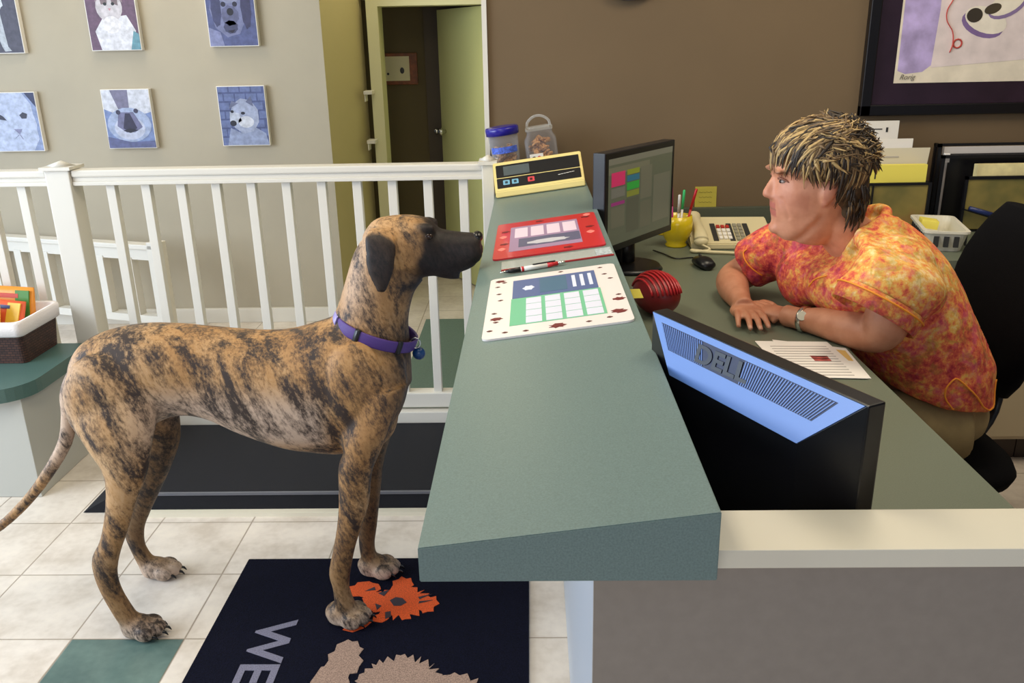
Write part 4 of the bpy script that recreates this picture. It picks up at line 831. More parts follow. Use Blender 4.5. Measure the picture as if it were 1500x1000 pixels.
# ------------------------------------------------------------------ office chair
t = thing('office_chair', 'black fabric swivel office chair behind the person', 'chair', (1.015, 2.17, 0), (0, 0, math.radians(0)))
b = BM(); loft(b, [((0, 0, z), (r*1.0, 0, 0), (0, r*.98, 0)) for r, z in ((.2, .405), (.245, .42), (.255, .445), (.245, .468), (.2, .475), (.02, .472))], n=40, expo=3.2); obj('seat', b, M_fabric, t, smooth=True)
b = BM(); rings = []
for i in range(11):
    f = i/10; z = .56+.50*f; wv = .245*math.sin(PI*(.08+.84*f))**.4; xo = .30+.07*f-.03*math.sin(PI*f)
    rings.append(((xo, .20, z), (.045*math.sin(PI*(.1+.8*f))**.5, 0, 0), (0, wv, 0)))
loft(b, rings, n=36, expo=2.6); obj('backrest', b, M_fabric, t, smooth=True)
b = BM(); tube(b, [(.10, .05, .40, .02), (.27, .14, .40, .02), (.355, .2, .50, .02), (.32, .2, .70, .02)], flat=.5); obj('back_bar', b, M_black, t, smooth=True)
b = BM(); cyl(b, (0, 0), .028, .12, .41); cyl(b, (0, 0), .045, .09, .2); obj('gas_column', b, M_black, t)
for k in range(5):
    a = 2*PI*k/5+.3; b = BM(); tube(b, [(.02*math.cos(a), .02*math.sin(a), .12, .026), (.28*math.cos(a), .28*math.sin(a), .075, .016)], k=1); lg = obj('base_arm', b, M_black, t, smooth=True)
    b = BM(); cyl(b, (0, 0), .028, -.022, .022, M=Matrix.Translation((.28*math.cos(a), .28*math.sin(a), .029)) @ Matrix.Rotation(a, 4, 'Z') @ Matrix.Rotation(PI/2, 4, 'X')); tube(b, [(.28*math.cos(a), .28*math.sin(a), .05, .008), (.28*math.cos(a), .28*math.sin(a), .075, .008)], k=1); obj('caster', b, M_black, lg)
# ------------------------------------------------------------------ the dog
def coat_mat():
    m, nt, bb = nodes('brindle_coat')
    at = nt.nodes.new('ShaderNodeAttribute'); at.attribute_name = 'coat'
    sp = nt.nodes.new('ShaderNodeSeparateColor'); nt.links.new(at.outputs['Color'], sp.inputs[0])
    r0 = objco(nt, rot=(0, math.radians(24), 0))
    def scaled(k):
        mp = nt.nodes.new('ShaderNodeMapping'); mp.inputs['Scale'].default_value = k; nt.links.new(r0, mp.inputs['Vector']); return mp.outputs['Vector']
    st = noisen(nt, scaled((1., 1., .20)), 21., 5., .58, .5)
    gr = noisen(nt, scaled((1, 1, .45)), 120., 4., .75)
    v3 = objco(nt); big = noisen(nt, v3, 5., 3.)
    s = mathn(nt, 'ADD', mathn(nt, 'MULTIPLY', st, .62), mathn(nt, 'MULTIPLY', gr, .38))
    s = mathn(nt, 'SUBTRACT', s, mathn(nt, 'MULTIPLY', sp.outputs[2], .03))
    fac = ramp(nt, s, [(.42, (0, 0, 0)), (.555, (255, 255, 255))])
    tan = ramp(nt, mathn(nt, 'ADD', mathn(nt, 'MULTIPLY', big, .6), mathn(nt, 'MULTIPLY', gr, .4)), [(.35, (140, 100, 60)), (.5, (172, 130, 82)), (.65, (188, 153, 112))])
    tan = mixc(nt, sp.outputs[1], tan, rgba((196, 172, 152)))
    c = mixc(nt, fac, rgba((56, 44, 38)), tan)
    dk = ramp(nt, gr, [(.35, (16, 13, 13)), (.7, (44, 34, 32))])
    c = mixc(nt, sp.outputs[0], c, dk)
    nt.links.new(c, bb.inputs['Base Color']); bb.inputs['Roughness'].default_value = .55; bb.inputs['Specular IOR Level'].default_value = .35
    bp = nt.nodes.new('ShaderNodeBump'); bp.inputs['Strength'].default_value = .25; bp.inputs['Distance'].default_value = .003
    nt.links.new(gr, bp.inputs['Height']); nt.links.new(bp.outputs['Normal'], bb.inputs['Normal'])
    return m
dog = thing('dog', 'tall brindle great dane standing on the door mat with its nose at the counter', 'dog', (-.75, 2.1, 0))
b = BM()
pairs(b, DOG['trunk'], n=32, expo=2.15); pairs(b, DOG['neck'], n=28); pairs(b, DOG['head'], n=28, expo=2.3); pairs(b, DOG['jaw'], n=16)
for k in ('hindn', 'hindf', 'foren', 'foref'): pairs(b, DOG[k], n=20)
pairs(b, DOG['ear'], n=20); pairs(b, DOG['earf'], n=20)
tube(b, DOG['tail'], n=14)
# muscles: shoulders, haunches, brisket, flews, brows
for sy, yy in ((-1, 2.1-.095), (1, 2.1+.095)):
    ell(b, (-.46, yy, .70), (.085, .045, .13), Matrix.Rotation(math.radians(12), 4, 'Y'))
    ell(b, (-1.10, 2.1+sy*.085, .66), (.11, .05, .14))
    ell(b, (-.165, 2.1+sy*.022, 1.03), (.045, .02, .032))
    ell(b, (-.262, 2.1+sy*.04, 1.098), (.03, .017, .014))
ell(b, (-.43, 2.1, .60), (.07, .085, .10))
def paw(x, y, s=1., ang=0.):
    M = Matrix.Translation((x, y, 0)) @ Matrix.Rotation(ang, 4, 'Z')
    def q(p): return M @ V(p)
    ell(b, q((-.02*s, 0, .034*s)), (.05*s, .036*s, .033*s)); ell(b, q((-.02*s, 0, .016*s)), (.045*s, .036*s, .016*s))
    for dy, dx in ((-.034, .012), (-.012, .032), (.012, .032), (.034, .012)):
        p = q((dx*s, dy*s, .024*s)); ell(b, p, (.030*s, .0135*s, .024*s), Matrix.Rotation(ang, 4, 'Z'))
PAWS = [(-1.075, 1.95, .95, 0.0), (-1.14, 2.23, .95, .1), (-.515, 1.99, 1., -.1), (-.468, 2.22, 1., .0)]
NV = len(b.verts)
for p in PAWS: paw(*p)
b.verts.ensure_lookup_table()
for v in b.verts[NV:]:
    if v.co.x > -.8: v.co.z += .0085
for v in b.verts: v.co -= V((-.75, 2.1, 0))
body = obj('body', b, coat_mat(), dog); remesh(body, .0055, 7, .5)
def coat(co):
    x, y, z = co.x-.75, co.y+2.1, co.z
    d = sst(-.315, -.245, x+.35*max(0, 1.05-z)+.15*noise.noise(V((x*30, y*30, z*30)))*.2)*sst(.90, .95, z)
    if -.45 < x < -.31 and .945 < z < 1.145:
        lim = .066+.012*sst(1.13, 1.08, z); d = max(d, .97*sst(lim, lim+.008, abs(y-2.1)))
    if x > -.42 and .88 < z < 1.0: d = max(d, .55*sst(-.36, -.30, x)*sst(.88, .93, z))
    d = max(d, .65*sst(-.40, -.33, x)*sst(.50, .60, z)*sst(.95, .80, z))      # chest front
    d = max(d, .35*sst(.42, .2, z)*sst(.02, .07, z))
    if y > 2.13 and z < .6: d = max(d, .6*sst(2.12, 2.17, y)*sst(.64, .5, z)*sst(.03, .12, z))  # far legs: shade on their inner side painted into the coat colour
    pale = 0.
    pale = max(pale, .8*sst(-1.15, -1.235, x)*sst(.40, .5, z))  # pale rear fur, with window light on the rump painted in
    pale = max(pale, .85*sst(-1.08, -.93, x)*sst(-.5, -.56, x)*sst(.74, .64, z)*sst(.5, .58, z))
    pale = max(pale, .9*sst(.075, .03, z))
    pale = max(pale, .5*sst(-.52, -.44, x)*sst(.82, .95, z)*sst(-.36, -.44, x))
    st = sst(.74, .86, z)*sst(-.45, -.6, x)
    if pale > .3 and z < .08: st -= .9*pale
    st -= .6*sst(-1.08, -.93, x)*sst(-.5, -.56, x)*sst(.74, .64, z)
    return (max(0, min(1, d)), max(0, min(1, pale)), max(-1., min(1, st)), 1)
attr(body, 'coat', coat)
M_nose = mat('nose_black', (14, 12, 13), .25)
b = BM(); ell(b, (-.134, 2.1, 1.068), (.014, .020, .014)); obj('nose', b, M_nose, dog, world=True)
for sy in (-1, 1):
    b = BM(); ell(b, (-.250, 2.1+sy*.0475, 1.080), (.0105, .007, .0085)); obj('eye', b, mat('eye_brown', (40, 22, 12), .08), dog, world=True)
for px_, py_, s, an in PAWS:
    for dy, dx in ((-.034, .012), (-.012, .032), (.012, .032), (.034, .012)):
        p = Matrix.Translation((px_, py_, 0)) @ Matrix.Rotation(an, 4, 'Z') @ V((dx*s+.026*s, dy*s, .018*s+(.0085 if px_ > -.8 else 0)))
        b = BM(); tube(b, [(p.x-.004, p.y, p.z+.002, .0042), (p.x+.006, p.y, p.z, .0035), (p.x+.013, p.y, p.z-.009, .0012)], k=2, n=8); obj('claw', b, M_nose, dog, world=True, smooth=True)
# collar
def collar_ring(n=40, gx=1.0):
    out = []
    P_, Q_ = V((-.50, 2.1, .865)), V((-.308, 2.1, .790)); c = (P_+Q_)/2; a = (Q_-P_)/2
    for i in range(n):
        t_ = 2*PI*i/n; out.append((c+a*math.cos(t_)*gx+V((0, .088*gx, 0))*math.sin(t_), a, c))
    return out
nrm = V((.192, 0, -.075)).normalized(); upc = V((.075, 0, .192)).normalized()
b = BM(); R = collar_ring(48, 1.04)
loft(b, [(p, (p-c).normalized()*.0035, upc*.0155) for p, a, c in R], n=10, closed=True, expo=4.)
col = obj('collar', b, mat('purple_webbing', (74, 46, 122), .5, bump=.3, bscale=600), dog, world=True)
col['label'] = 'purple webbing collar'
b = BM(); R = collar_ring(48, 1.05)
for i0 in (27, 33, 41):
    R2 = [R[(i0+j) % 48] for j in range(2)]
    loft(b, [(p, (p-c).normalized()*.005, upc*.018) for p, a, c in R2], n=10, expo=4.)
obj('keeper', b, M_black, col, world=True)
b = BM(); R2 = [R[(28+j) % 48] for j in range(0, -4, -1)]
loft(b, [(p, (p-c).normalized()*.007, upc*.017) for p, a, c in R2], n=10, expo=4.); obj('buckle', b, mat('buckle_lilac', (150, 140, 196), .3), col, world=True)
b = BM(); ell(b, (-.296, 2.095, .763), (.017, .015, .017)); tg = obj('bell', b, mat('blue_bell', (20, 62, 112), .3), col, world=True); 
b = BM(); loft(b, [((-.302+.012*math.cos(a), 2.085, .795+.014*math.sin(a)), (.002*math.cos(a), 0, .002*math.sin(a)), (0, .002, 0)) for a in [2*PI*i/16 for i in range(16)]], n=6, closed=True); obj('ring', b, M_chrome, col, world=True)

# ------------------------------------------------------------------ the person
per = thing('person', 'person with short streaked hair in a colourful batik top leaning on the desk', 'person', (1.1, 2.17, 0))
def skin_mat():
    m, nt, bb = nodes('skin')
    at = nt.nodes.new('ShaderNodeAttribute'); at.attribute_name = 'tone'; sp = nt.nodes.new('ShaderNodeSeparateColor'); nt.links.new(at.outputs['Color'], sp.inputs[0])
    n = noisen(nt, objco(nt), 30., 4.); c = ramp(nt, n, [(.35, (200, 134, 102)), (.65, (216, 152, 120))])
    c = mixc(nt, sp.outputs[0], c, rgba((176, 92, 84))); c = mixc(nt, sp.outputs[1], c, rgba((110, 76, 52))); c = mixc(nt, sp.outputs[2], c, rgba((224, 178, 156)))
    nt.links.new(c, bb.inputs['Base Color']); bb.inputs['Roughness'].default_value = .5; bb.inputs['Subsurface Weight'].default_value = .06; bb.inputs['Subsurface Radius'].default_value = (.02, .008, .004)
    return m
b = BM()
H = WOM['head']; pairs(b, H, n=36, expo=2.25)
HY = 2.15
# face: nose, brow, lips, chin, cheeks, eyelids, ears
loft(b, [((.606, HY, 1.200), (.008, 0, 0), (0, .008, 0)), ((.598, HY, 1.180), (.012, 0, 0), (0, .010, 0)), ((.592, HY, 1.163), (.015, 0, 0), (0, .013, 0)), ((.590, HY, 1.152), (.014, 0, 0), (0, .016, 0)), ((.601, HY, 1.143), (.010, 0, 0), (0, .012, 0))], n=14)
ell(b, (.586, HY, 1.154), (.010, .011, .009)); ell(b, (.600, HY-.013, 1.150), (.010, .008, .008)); ell(b, (.600, HY+.013, 1.150), (.010, .008, .008))
ell(b, (.605, HY, 1.128), (.008, .022, .0055)); ell(b, (.607, HY, 1.112), (.008, .020, .006)); ell(b, (.614, HY, 1.07), (.016, .024, .016))
for s in (-1, 1):
    ell(b, (.604, HY+s*.034, 1.214), (.012, .026, .007), Matrix.Rotation(s*.35, 4, 'Z'))
    ell(b, (.714, HY+s*.078, 1.172), (.019, .011, .031), Matrix.Rotation(math.radians(14), 4, 'Y')); ell(b, (.709, HY+s*.078, 1.148), (.010, .008, .012))
tube(b, [(.735, 2.15, 1.13, .058), (.775, 2.155, 1.07, .060), (.83, 2.165, 1.02, .068), (.89, 2.17, .96, .09)], n=24)
# torso inside the top
TOR = [(.81, 1.02, .88, 1.06, 2.17, .07), (.79, .97, .92, 1.02, 2.17, .13), (.80, .91, .99, .94, 2.17, .16), (.85, .84, 1.10, .86, 2.17, .18), (.90, .74, 1.16, .76, 2.17, .175), (.93, .64, 1.17, .64, 2.17, .17), (.97, .55, 1.14, .55, 2.17, .15)]
pairs(b, TOR, n=30)
# arms
tube(b, [(.875, 2.04, 1.02, .048), (.856, 1.970, .955, .053), (.838, 1.948, .885, .054), (.825, 1.965, .847, .047), (.785, 2.02, .842, .047), (.735, 2.085, .838, .038), (.695, 2.135, .832, .029), (.668, 2.175, .829, .029)], n=20)
tube(b, [(.82, 2.34, 1.02, .058), (.72, 2.43, .94, .054), (.635, 2.48, .872, .050), (.595, 2.475, .848, .046), (.580, 2.40, .845, .045), (.577, 2.33, .838, .035), (.576, 2.275, .832, .028), (.575, 2.24, .829, .030)], n=20)
# right hand (far arm): palm + fingers pointing to the camera
ell(b, (.575, 2.222, .825), (.041, .052, .0165)); ell(b, (.590, 2.24, .824), (.028, .035, .017)); ell(b, (.560, 2.235, .823), (.024, .04, .016))
for kx, ky, tx, ty in ((.604, 2.190, .612, 2.118), (.584, 2.182, .587, 2.103), (.564, 2.185, .562, 2.108), (.545, 2.197, .536, 2.130)):
    L = V((tx-kx, ty-ky, 0)); k0 = V((kx, ky, .829))
    tube(b, [(kx-L.x*.25, ky-L.y*.25, .827, .0095), (kx, ky, .832, .0098), (kx+L.x*.45, ky+L.y*.45, .831, .0085), (kx+L.x*.75, ky+L.y*.75, .822, .0080), (tx, ty, .812, .0068)], n=12, k=3)
tube(b, [(.600, 2.262, .828, .013), (.622, 2.232, .824, .0125), (.636, 2.200, .818, .0105), (.640, 2.170, .813, .008)], n=12)
# left hand (near arm): behind and beside the right wrist
ang = math.atan2(.83, -.55); ML = Matrix.Rotation(ang, 4, 'Z')
ell(b, (.652, 2.212, .826), (.050, .040, .0165), ML)
for off, ln in ((-.030, .058), (-.010, .066), (.011, .064), (.031, .052)):
    d = V((math.cos(ang), math.sin(ang), 0)); n_ = V((-d.y, d.x, 0)); k0 = V((.652, 2.212, 0))+d*.042+n_*off; t0 = k0+d*ln
    tube(b, [(k0.x-d.x*.02, k0.y-d.y*.02, .826, .0095), (k0.x, k0.y, .832, .0098), (k0.x+d.x*ln*.5, k0.y+d.y*ln*.5, .832, .0085), (k0.x+d.x*ln*.8, k0.y+d.y*ln*.8, .822, .008), (t0.x, t0.y, .812, .0068)], n=12, k=3)
d = V((math.cos(ang), math.sin(ang), 0)); n_ = V((-d.y, d.x, 0))
tube(b, [(.668, 2.195, .828, .013), (.700, 2.225, .824, .0115), (.705, 2.26, .818, .010), (.694, 2.288, .813, .008)], n=12)
# legs under the desk
for yy in (2.05, 2.29):
    tube(b, [(1.09, yy, .560, .083), (.95, yy-.0, .56, .08), (.74, yy, .565, .058), (.70, yy, .52, .052), (.72, yy, .36, .052), (.75, yy, .12, .034), (.74, yy, .07, .036)], n=18)
for v in b.verts: v.co -= V((1.1, 2.17, 0))
pb = obj('body', b, skin_mat(), per); remesh(pb, .0042, 5, .5)
def dseg(p, a, b_):
    ab = b_-a; t = max(0, min(1, (p-a).dot(ab)/ab.length_squared)); return (p-a-ab*t).length
for v in pb.data.vertices:
    w_ = v.co+V((1.1, 2.17, 0))
    if w_.z < 1.0 or w_.x > .78 or abs(w_.y-HY) < .006: continue
    p = V((w_.x, w_.z)); k = 0.
    k -= .0028*math.exp(-(dseg(p, V((.613, 1.148)), V((.632, 1.103)))/.0045)**2)*sst(.012, .02, abs(w_.y-HY))
    k -= .0035*math.exp(-((w_.x-.616)**2+(w_.z-1.196)**2)/.011**2)*sst(.012, .024, abs(w_.y-HY))
    k -= .0035*math.exp(-(dseg(p, V((.655, 1.035)), V((.705, 1.105)))/.010)**2)
    k += .0030*math.exp(-((w_.x-.642)**2+(w_.z-1.165)**2)/.020**2)
    k += .0025*math.exp(-(dseg(p, V((.64, 1.06)), V((.69, 1.10)))/.012)**2)
    v.co += v.normal*k
def tone(co):
    x, y, z = co.x+1.1, co.y+2.17, co.z
    lip = 0.
    if x < .613 and abs(y-HY) < .026: lip = sst(.020, .015, abs(z-1.119)) if x < .612 else 0
    if abs(z-1.1195) < .0022 and x < .612 and abs(y-HY) < .026: return (.6, .5, 0, 1)
    bro = 0.
    if x < .64: bro = .6*sst(.0065, .003, abs(z-(1.2155-.15*max(0, abs(y-HY)-.035))))*sst(.01, .016, abs(y-HY))*sst(.066, .056, abs(y-HY))
    nail = 0.
    if z < .98 and y < 2.5: bro = max(bro, .24)
    if z < .822 and (y < 2.122 and x < .63) and z > .812: nail = .55
    flush = 0.
    if .57 < x < .67 and z > 1.05: flush = .22*math.exp(-((z-1.145)/.03)**2)*(1 if abs(y-HY) > .02 else .8)
    if z > 1.05: flush = max(flush, .16*math.exp(-((x-.645)/.03)**2-((z-1.15)/.03)**2))
    if y < 2.08 and .70 < x < .73 and 1.13 < z < 1.21: flush = .3
    return (min(1, max(.8*lip, flush)), bro, nail, 1)
attr(pb, 'tone', tone)
for s in (-1, 1):
    b = BM(); ell(b, (.6145, HY+s*.0345, 1.1905), (.0085, .0105, .0052)); e = obj('eye', b, mat('eye_white', (170, 156, 148), .25), per, world=True)
    b = BM(); ell(b, (.6078, HY+s*.036, 1.1905), (.003, .006, .0046)); obj('iris', b, mat('iris_dark', (52, 42, 38), .15), e, world=True)
    b = BM(); tube(b, [(.628, HY+s*.052, 1.188, .002), (.611, HY+s*.045, 1.197, .0022), (.6035, HY+s*.034, 1.199, .0022), (.6065, HY+s*.023, 1.194, .0018)], n=8); obj('eyelid', b, mat('lid_skin', (150, 98, 78), .5), e, world=True, smooth=True)
# hair
hair_m = [mat('hair_blond', (184, 154, 102), .5), mat('hair_mid', (112, 88, 58), .5), mat('hair_dark', (48, 37, 28), .5)]
b = BM()
ell(b, (.718, HY, 1.238), (.121, .0925, .100)); ell(b, (.755, HY, 1.185), (.078, .085, .085)); ell(b, (.775, HY, 1.125), (.045, .066, .05))
hc = obj('hair', b, mat('hair_base', (76, 60, 42), .6, var=.35, vscale=70), per, world=True)
remesh(hc, .006, 4, .5)
rh = random.Random(11); locks = BM()
C0 = V((.718, HY, 1.236)); RX, RY, RZ = .120, .0925, .100
def surf(d, k=1.):
    h = math.hypot(d[0], d[1]) or 1e-6; dz = d[2]; rad = math.sqrt(max(0, 1-min(1, max(0, dz))**2))*(1-.22*min(0, dz)**2)
    return C0+V((d[0]/h*RX*rad, d[1]/h*RY*rad, dz*RZ))*k
def lock(d0, d1, ks, r, mi, bend=0.):
    d0, d1 = V(d0).normalized(), V(d1); n = len(ks); pts = []
    for i, k in enumerate(ks):
        t = i/(n-1); d = d0*(1-t)+d1*t+V((bend*math.sin(PI*t), 0, 0)); hz = max(-1.2, min(1, d.z)); p = surf((d.x, d.y, hz), k)
        pts.append((p.x, p.y, p.z, r*(.7, 1., 1., .75, .15)[min(4, int(t*4+.01))]))
    tube(locks, pts, k=2, n=5, flat=.6, mi=mi)
U = rh.uniform
for i in range(150):      # fringe swept forward and to the near side
    y = U(-1, 1); d0 = (U(-.2, .35), y*.6, .95); d1 = (-.95+.35*abs(y)**2, y*.95-.12, U(-.28, .08)-.18*abs(y))
    lock(d0, d1, (1., 1.06, 1.08+U(0, .03), 1.06, 1.03+U(0, .03)), U(.0028, .005), rh.choice((0, 0, 1, 1, 2)), U(-.1, .15))
for s in (-1, 1):         # sides, swept back over the temple
    for i in range(150):
        x = U(-.75, .9); d0 = (x*.5+U(-.2, .1), s*U(.25, .6), U(.6, .95)); lowz = U(-.62, -.05) if x < .1 else U(-1.05, -.3)
        d1 = (x*.8+U(-.1, .3), s*1., lowz)
        lock(d0, d1, (1., 1.05, 1.07, 1.05, 1.0+U(0, .05)), U(.0028, .005), rh.choice((0, 1, 2, 2)) if x < -.1 else rh.choice((0, 1, 2, 2, 2)), U(-.1, .2))
for i in range(110):      # top of the head, brushed forward
    d0 = (U(-.1, .6), U(-.75, .75), 1.); d1 = (d0[0]-U(.35, .75), d0[1]*1.1+U(-.15, .1), U(.45, .95)); e = U(1.05, 1.14)
    lock(d0, d1, (1., 1.06, 1.09, 1.08, e), U(.003, .0055), rh.choice((0, 0, 1, 1, 2)), U(-.1, .1))
for i in range(560):      # tousled crown and back
    ph = U(-2.1, 2.1); z0 = U(.0, 1.); h = math.sqrt(1-z0*z0); d0 = (h*math.cos(ph), h*math.sin(ph), z0)
    d1 = (d0[0]+U(-.1, .6), d0[1]+U(-.3, .3), d0[2]+U(-.35, .25)); e = U(1.06, 1.22)
    lock(d0, d1, (.98, 1.04, 1.08, (1.08+e)/2, e), U(.0025, .0052), rh.choice((0, 1, 2, 2, 2)) if d0[0] > .1 else rh.choice((0, 1, 1, 2)), U(-.15, .15))
for i in range(130):      # nape
    ph = U(-1.7, 1.7); z0 = U(1.10, 1.19); z1 = z0-U(.025, .05); c = V((.770, HY, 0)); e = V((math.cos(ph)*.056, math.sin(ph)*.078, 0))
    kz = lambda z: 1.02 if z > 1.13 else 1.02-(1.13-z)*4.5
    p, q = c+e*kz(z0)+V((0, 0, z0)), c+e*(kz(z1)+U(-.02, .06))+V((U(-.01, .01), 0, z1)); m = p.lerp(q, .5)+e.normalized()*.004; r = U(.003, .005)
    tube(locks, [(p.x, p.y, p.z, r*.7), (m.x, m.y, m.z, r), (q.x, q.y, q.z, r*.15)], k=2, n=5, flat=.6, mi=rh.choice((1, 2, 2, 2)))
lk = obj('locks', locks, hair_m, hc, world=True)

# the batik top
def batik():
    m, nt, bb = nodes('batik_cloth')
    v = objco(nt); n1 = noisen(nt, v, 24., 5., .6, .3); n2 = noisen(nt, v, 75., 6., .7, .2); n3 = noisen(nt, objco(nt, loc=(3.1, 1.7, .4)), 22., 4., .6, 1.)
    at = nt.nodes.new('ShaderNodeAttribute'); at.attribute_name = 'tint'; sp = nt.nodes.new('ShaderNodeSeparateColor'); nt.links.new(at.outputs['Color'], sp.inputs[0])
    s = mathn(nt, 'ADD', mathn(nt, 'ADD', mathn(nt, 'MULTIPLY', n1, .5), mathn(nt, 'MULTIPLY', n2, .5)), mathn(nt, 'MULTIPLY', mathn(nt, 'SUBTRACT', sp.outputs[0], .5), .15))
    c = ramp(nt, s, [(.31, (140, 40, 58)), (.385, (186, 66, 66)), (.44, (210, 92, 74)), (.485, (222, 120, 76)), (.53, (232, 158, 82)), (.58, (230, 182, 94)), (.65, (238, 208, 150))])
    c = mixc(nt, ramp(nt, n3, [(.52, (0, 0, 0)), (.64, (175, 175, 175))]), c, rgba((132, 128, 52)))
    c = mixc(nt, ramp(nt, noisen(nt, objco(nt, loc=(7, 2, 1)), 24., 4., .6, 1.), [(.52, (0, 0, 0)), (.64, (165, 165, 165))]), c, rgba((206, 90, 130)))
    nt.links.new(c, bb.inputs['Base Color']); bb.inputs['Roughness'].default_value = .85; bb.inputs['Specular IOR Level'].default_value = .2
    bp = nt.nodes.new('ShaderNodeBump'); bp.inputs['Strength'].default_value = .35; bp.inputs['Distance'].default_value = .01
    nt.links.new(noisen(nt, v, 11., 3.), bp.inputs['Height']); nt.links.new(bp.outputs['Normal'], bb.inputs['Normal']); return m
b = BM()
SH = [(.80, 1.02, .89, 1.095, 2.168, .075), (.755, .985, .955, 1.07, 2.17, .160), (.715, .945, 1.025, 1.005, 2.17, .200), (.715, .890, 1.09, .915, 2.17, .205), (.775, .830, 1.145, .83, 2.17, .205), (.845, .75, 1.19, .745, 2.17, .205), (.885, .69, 1.20, .665, 2.17, .210), (.90, .67, 1.205, .615, 2.17, .210)]
pairs(b, SH, n=36, expo=2.2)
SD = V((-.50, -.20, -.84)).normalized(); SA = V((.86, 0, -.51)).normalized(); SB = SD.cross(SA).normalized(); SC0 = V((.818, 1.945, .935))
loft(b, [((.87, 2.12, 1.035), (.075, 0, .02), (.02, .02, -.075)), ((.885, 2.04, 1.025), (.10, 0, -.02), (-.02, .07, .06)), ((.878, 1.985, .995), SA*.118, SB*.088), ((.850, 1.957, .962), SA*.116, SB*.088), (SC0, SA*.108, SB*.086)], n=28)
ell(b, (.885, 2.04, 1.01), (.085, .07, .058))
tube(b, [(.82, 2.26, 1.01, .075), (.765, 2.36, .985, .082), (.695, 2.435, .935, .080), (.64, 2.475, .893, .074)], n=28)
ell(b, (.735, 2.29, .905), (.062, .125, .085))
# collar
tube(b, [(.772, 2.115, .985, .012), (.79, 2.095, 1.03, .014), (.835, 2.09, 1.075, .015), (.88, 2.13, 1.10, .014), (.892, 2.17, 1.105, .014), (.88, 2.21, 1.10, .014), (.835, 2.245, 1.07, .015), (.79, 2.235, 1.02, .014), (.765, 2.20, .98, .012)], n=12)
for v in b.verts: v.co -= V((1.1, 2.17, 0))
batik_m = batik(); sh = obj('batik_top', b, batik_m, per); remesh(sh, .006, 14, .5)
for v in sh.data.vertices:
    n0 = noise.noise(v.co*9.); n1 = noise.noise(V((v.co.x*14+v.co.z*10, v.co.y*6, v.co.z*14-v.co.x*8)))
    v.co += v.normal*(.006*n0+.006*n1)
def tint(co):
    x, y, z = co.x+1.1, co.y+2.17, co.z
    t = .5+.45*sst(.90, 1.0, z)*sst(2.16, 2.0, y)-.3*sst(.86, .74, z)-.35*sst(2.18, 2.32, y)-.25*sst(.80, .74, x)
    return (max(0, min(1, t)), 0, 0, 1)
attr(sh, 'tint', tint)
# piping on the sleeve hem and the side vent
M_pip = mat('orange_piping', (240, 150, 40), .6)
b = BM()
cu_ = [(SC0-SD*.004, 1.0), (SC0+SD*.006, 1.02), (SC0+SD*.042, 1.0), (SC0+SD*.042, .965), (SC0+SD*.004, .97)]
loft(b, [(c, SA*.108*k, SB*.086*k) for c, k in cu_], n=36, cap=False)
cf = obj('sleeve_cuff', b, batik_m, sh, world=True, smooth=True)
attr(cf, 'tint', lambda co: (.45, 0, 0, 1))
b = BM(); pts = []
for i in range(37):
    a = 2*PI*i/36; p = SC0+SD*.006+SA*.1115*math.cos(a)+SB*.089*math.sin(a); pts.append((p.x, p.y, p.z, .0024))
tube(b, pts, k=1, n=6); obj('cuff_piping', b, M_pip, cf, world=True, smooth=True)
def on_cloth(pts, r, name):
    out = []; off = V((1.1, 2.17, 0))
    for p in cr(pts, 6):
        ok, loc, nn, ix = sh.closest_point_on_mesh(V(p)-off); q = loc+nn*.0012+off; out.append((q.x, q.y, q.z, r))
    b = BM(); tube(b, out, k=1, n=6); obj(name, b, M_pip, sh, world=True, smooth=True)
bpy.context.view_layer.update()
on_cloth([(1.03, 1.93, .635), (1.00, 1.93, .69), (1.03, 1.93, .735), (1.08, 1.93, .70), (1.14, 1.94, .645), (1.20, 1.97, .625), (1.215, 2.0, .70)], .0024, 'hem_piping')
on_cloth([(.60, 2.40, .96), (.62, 2.42, .93), (.66, 2.40, .89)], .0022, 'sleeve_piping')
on_cloth([(.72, 2.08, .97), (.69, 2.11, .95), (.68, 2.13, .92)], .002, 'front_piping')
# trousers
b = BM()
for yy in (2.05, 2.29):
    tube(b, [(1.10, yy, .567, .095), (.98, yy-.0, .567, .094), (.76, yy, .57, .075), (.695, yy, .52, .068), (.715, yy, .36, .068), (.745, yy, .14, .055), (.748, yy, .10, .055)], n=22)
ell(b, (1.085, 2.17, .58), (.12, .195, .10))
for v in b.verts: v.co -= V((1.1, 2.17, 0))
tr = obj('trousers', b, mat('khaki_cloth', (150, 130, 88), .85, var=.08, vscale=20, bump=.3, bscale=25), per); remesh(tr, .008, 5, .5)
for yy in (2.05, 2.29):
    b = BM(); loft(b, [((.80, yy, .035), (0, .034, 0), (0, 0, .034)), ((.75, yy, .045), (0, .042, 0), (0, 0, .045)), ((.66, yy, .034), (0, .046, 0), (0, 0, .033)), ((.58, yy, .026), (0, .04, 0), (0, 0, .025)), ((.555, yy, .022), (0, .02, 0), (0, 0, .014))], n=18); obj('shoe', b, M_black, per, world=True, smooth=True)
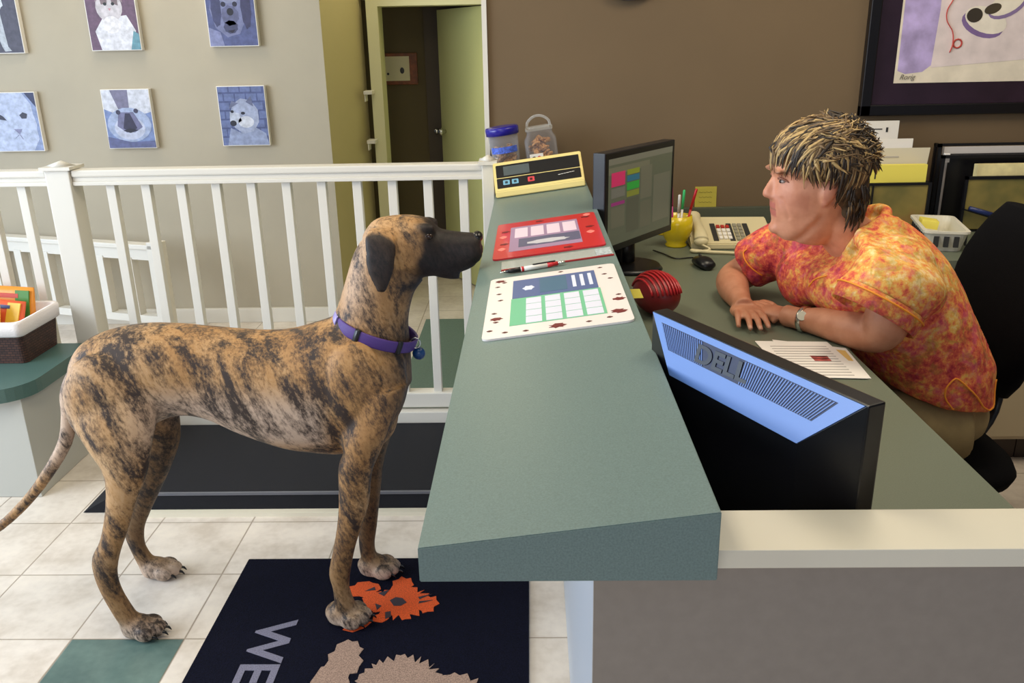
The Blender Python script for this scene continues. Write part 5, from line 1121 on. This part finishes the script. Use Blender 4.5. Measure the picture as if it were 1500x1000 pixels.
# watch
wd = V((-.045, .055, -.006)).normalized(); wn_ = wd.cross(V((0, 0, 1))).normalized(); wu = wn_.cross(wd)
wc = V((.703, 2.126, .833)); b = BM()
loft(b, [(wc+(wn_*math.cos(a)+wu*math.sin(a))*.0325, (wn_*math.cos(a)+wu*math.sin(a))*.002, wd*.007) for a in [2*PI*i/28 for i in range(28)]], n=8, closed=True, expo=4.)
wa = obj('watch', b, M_chrome, per, world=True, smooth=True)
b = BM(); q0 = wc+wu*.02-wn_*.0 + V((-.012, -.022, .0)); nn = V((-.45, -.75, .5)).normalized(); a1 = nn.orthogonal().normalized(); a2 = nn.cross(a1)
q0 = wc+nn*.033; loft(b, [(q0, a1*.012, a2*.012), (q0+nn*.005, a1*.012, a2*.012)], n=24); obj('watch_face', b, mat('watch_face', (190, 188, 170), .3), wa, world=True)

# ------------------------------------------------------------------ light and camera
w = bpy.data.worlds.new('world'); SC.world = w; w.use_nodes = True
bg = w.node_tree.nodes['Background']; bg.inputs[0].default_value = (.62, .74, 1., 1); bg.inputs[1].default_value = .19
def area(name, loc, rot, sx, sy, power, col):
    l = bpy.data.lights.new(name, 'AREA'); l.shape = 'RECTANGLE'; l.size = sx; l.size_y = sy; l.energy = power; l.color = col
    o = bpy.data.objects.new(name, l); COL.objects.link(o); o.location = loc; o.rotation_euler = rot; return o
def aim(o, tgt): o.rotation_euler = (V(tgt)-V(o.location)).to_track_quat('-Z', 'Y').to_euler()
a = area('window_light', (-4.2, .9, 1.7), (0, 0, 0), 2.6, 1.9, 165, (.78, .88, 1.)); aim(a, (-.6, 2.3, .7))
a = area('front_fill_light', (-.2, -1.4, 1.6), (0, 0, 0), 2.0, 1.2, 20, (.95, .95, 1.)); aim(a, (.3, 1.5, .5))  # added fill from behind the camera, brightens front faces; no real source
a = area('side_window_light', (-4.7, 3.0, 1.4), (0, 0, 0), 1.6, 1.5, 44, (.60, .77, 1.)); aim(a, (-1.2, 2.5, .6))
for x, y, p in ((-2.0, 4.45, 15), (.9, 2.2, 20), (-.7, 1.7, 20), (2.2, 2.4, 8)):
    area('ceiling_light', (x, y, 2.6), (0, 0, 0), .6, 1.2, p, (1., .87, .66))
area('hall_light', (-.6, 4.95, 2.55), (0, 0, 0), .3, .3, 6, (1., .88, .6))
cam = bpy.data.cameras.new('camera'); cam.sensor_width = 36.; cam.lens = 36.*1257/1500; cam.clip_start = .05
co = bpy.data.objects.new('camera', cam); COL.objects.link(co)
cx_ = V((0.99964513, 0.01878244, -0.01888991)); cy_ = V((-0.01167898, -0.32831697, -0.9444954)); cz_ = V((-0.0239418, 0.94438085, -0.3279811))
Mc = Matrix(((cx_.x, -cy_.x, -cz_.x, 0), (cx_.y, -cy_.y, -cz_.y, 0), (cx_.z, -cy_.z, -cz_.z, 1.52), (0, 0, 0, 1)))
co.matrix_world = Mc; SC.camera = co
vs = SC.view_settings; vs.view_transform = 'Standard'; vs.look = 'None'; vs.exposure = .0; vs.gamma = 1.; vs.use_curve_mapping = False
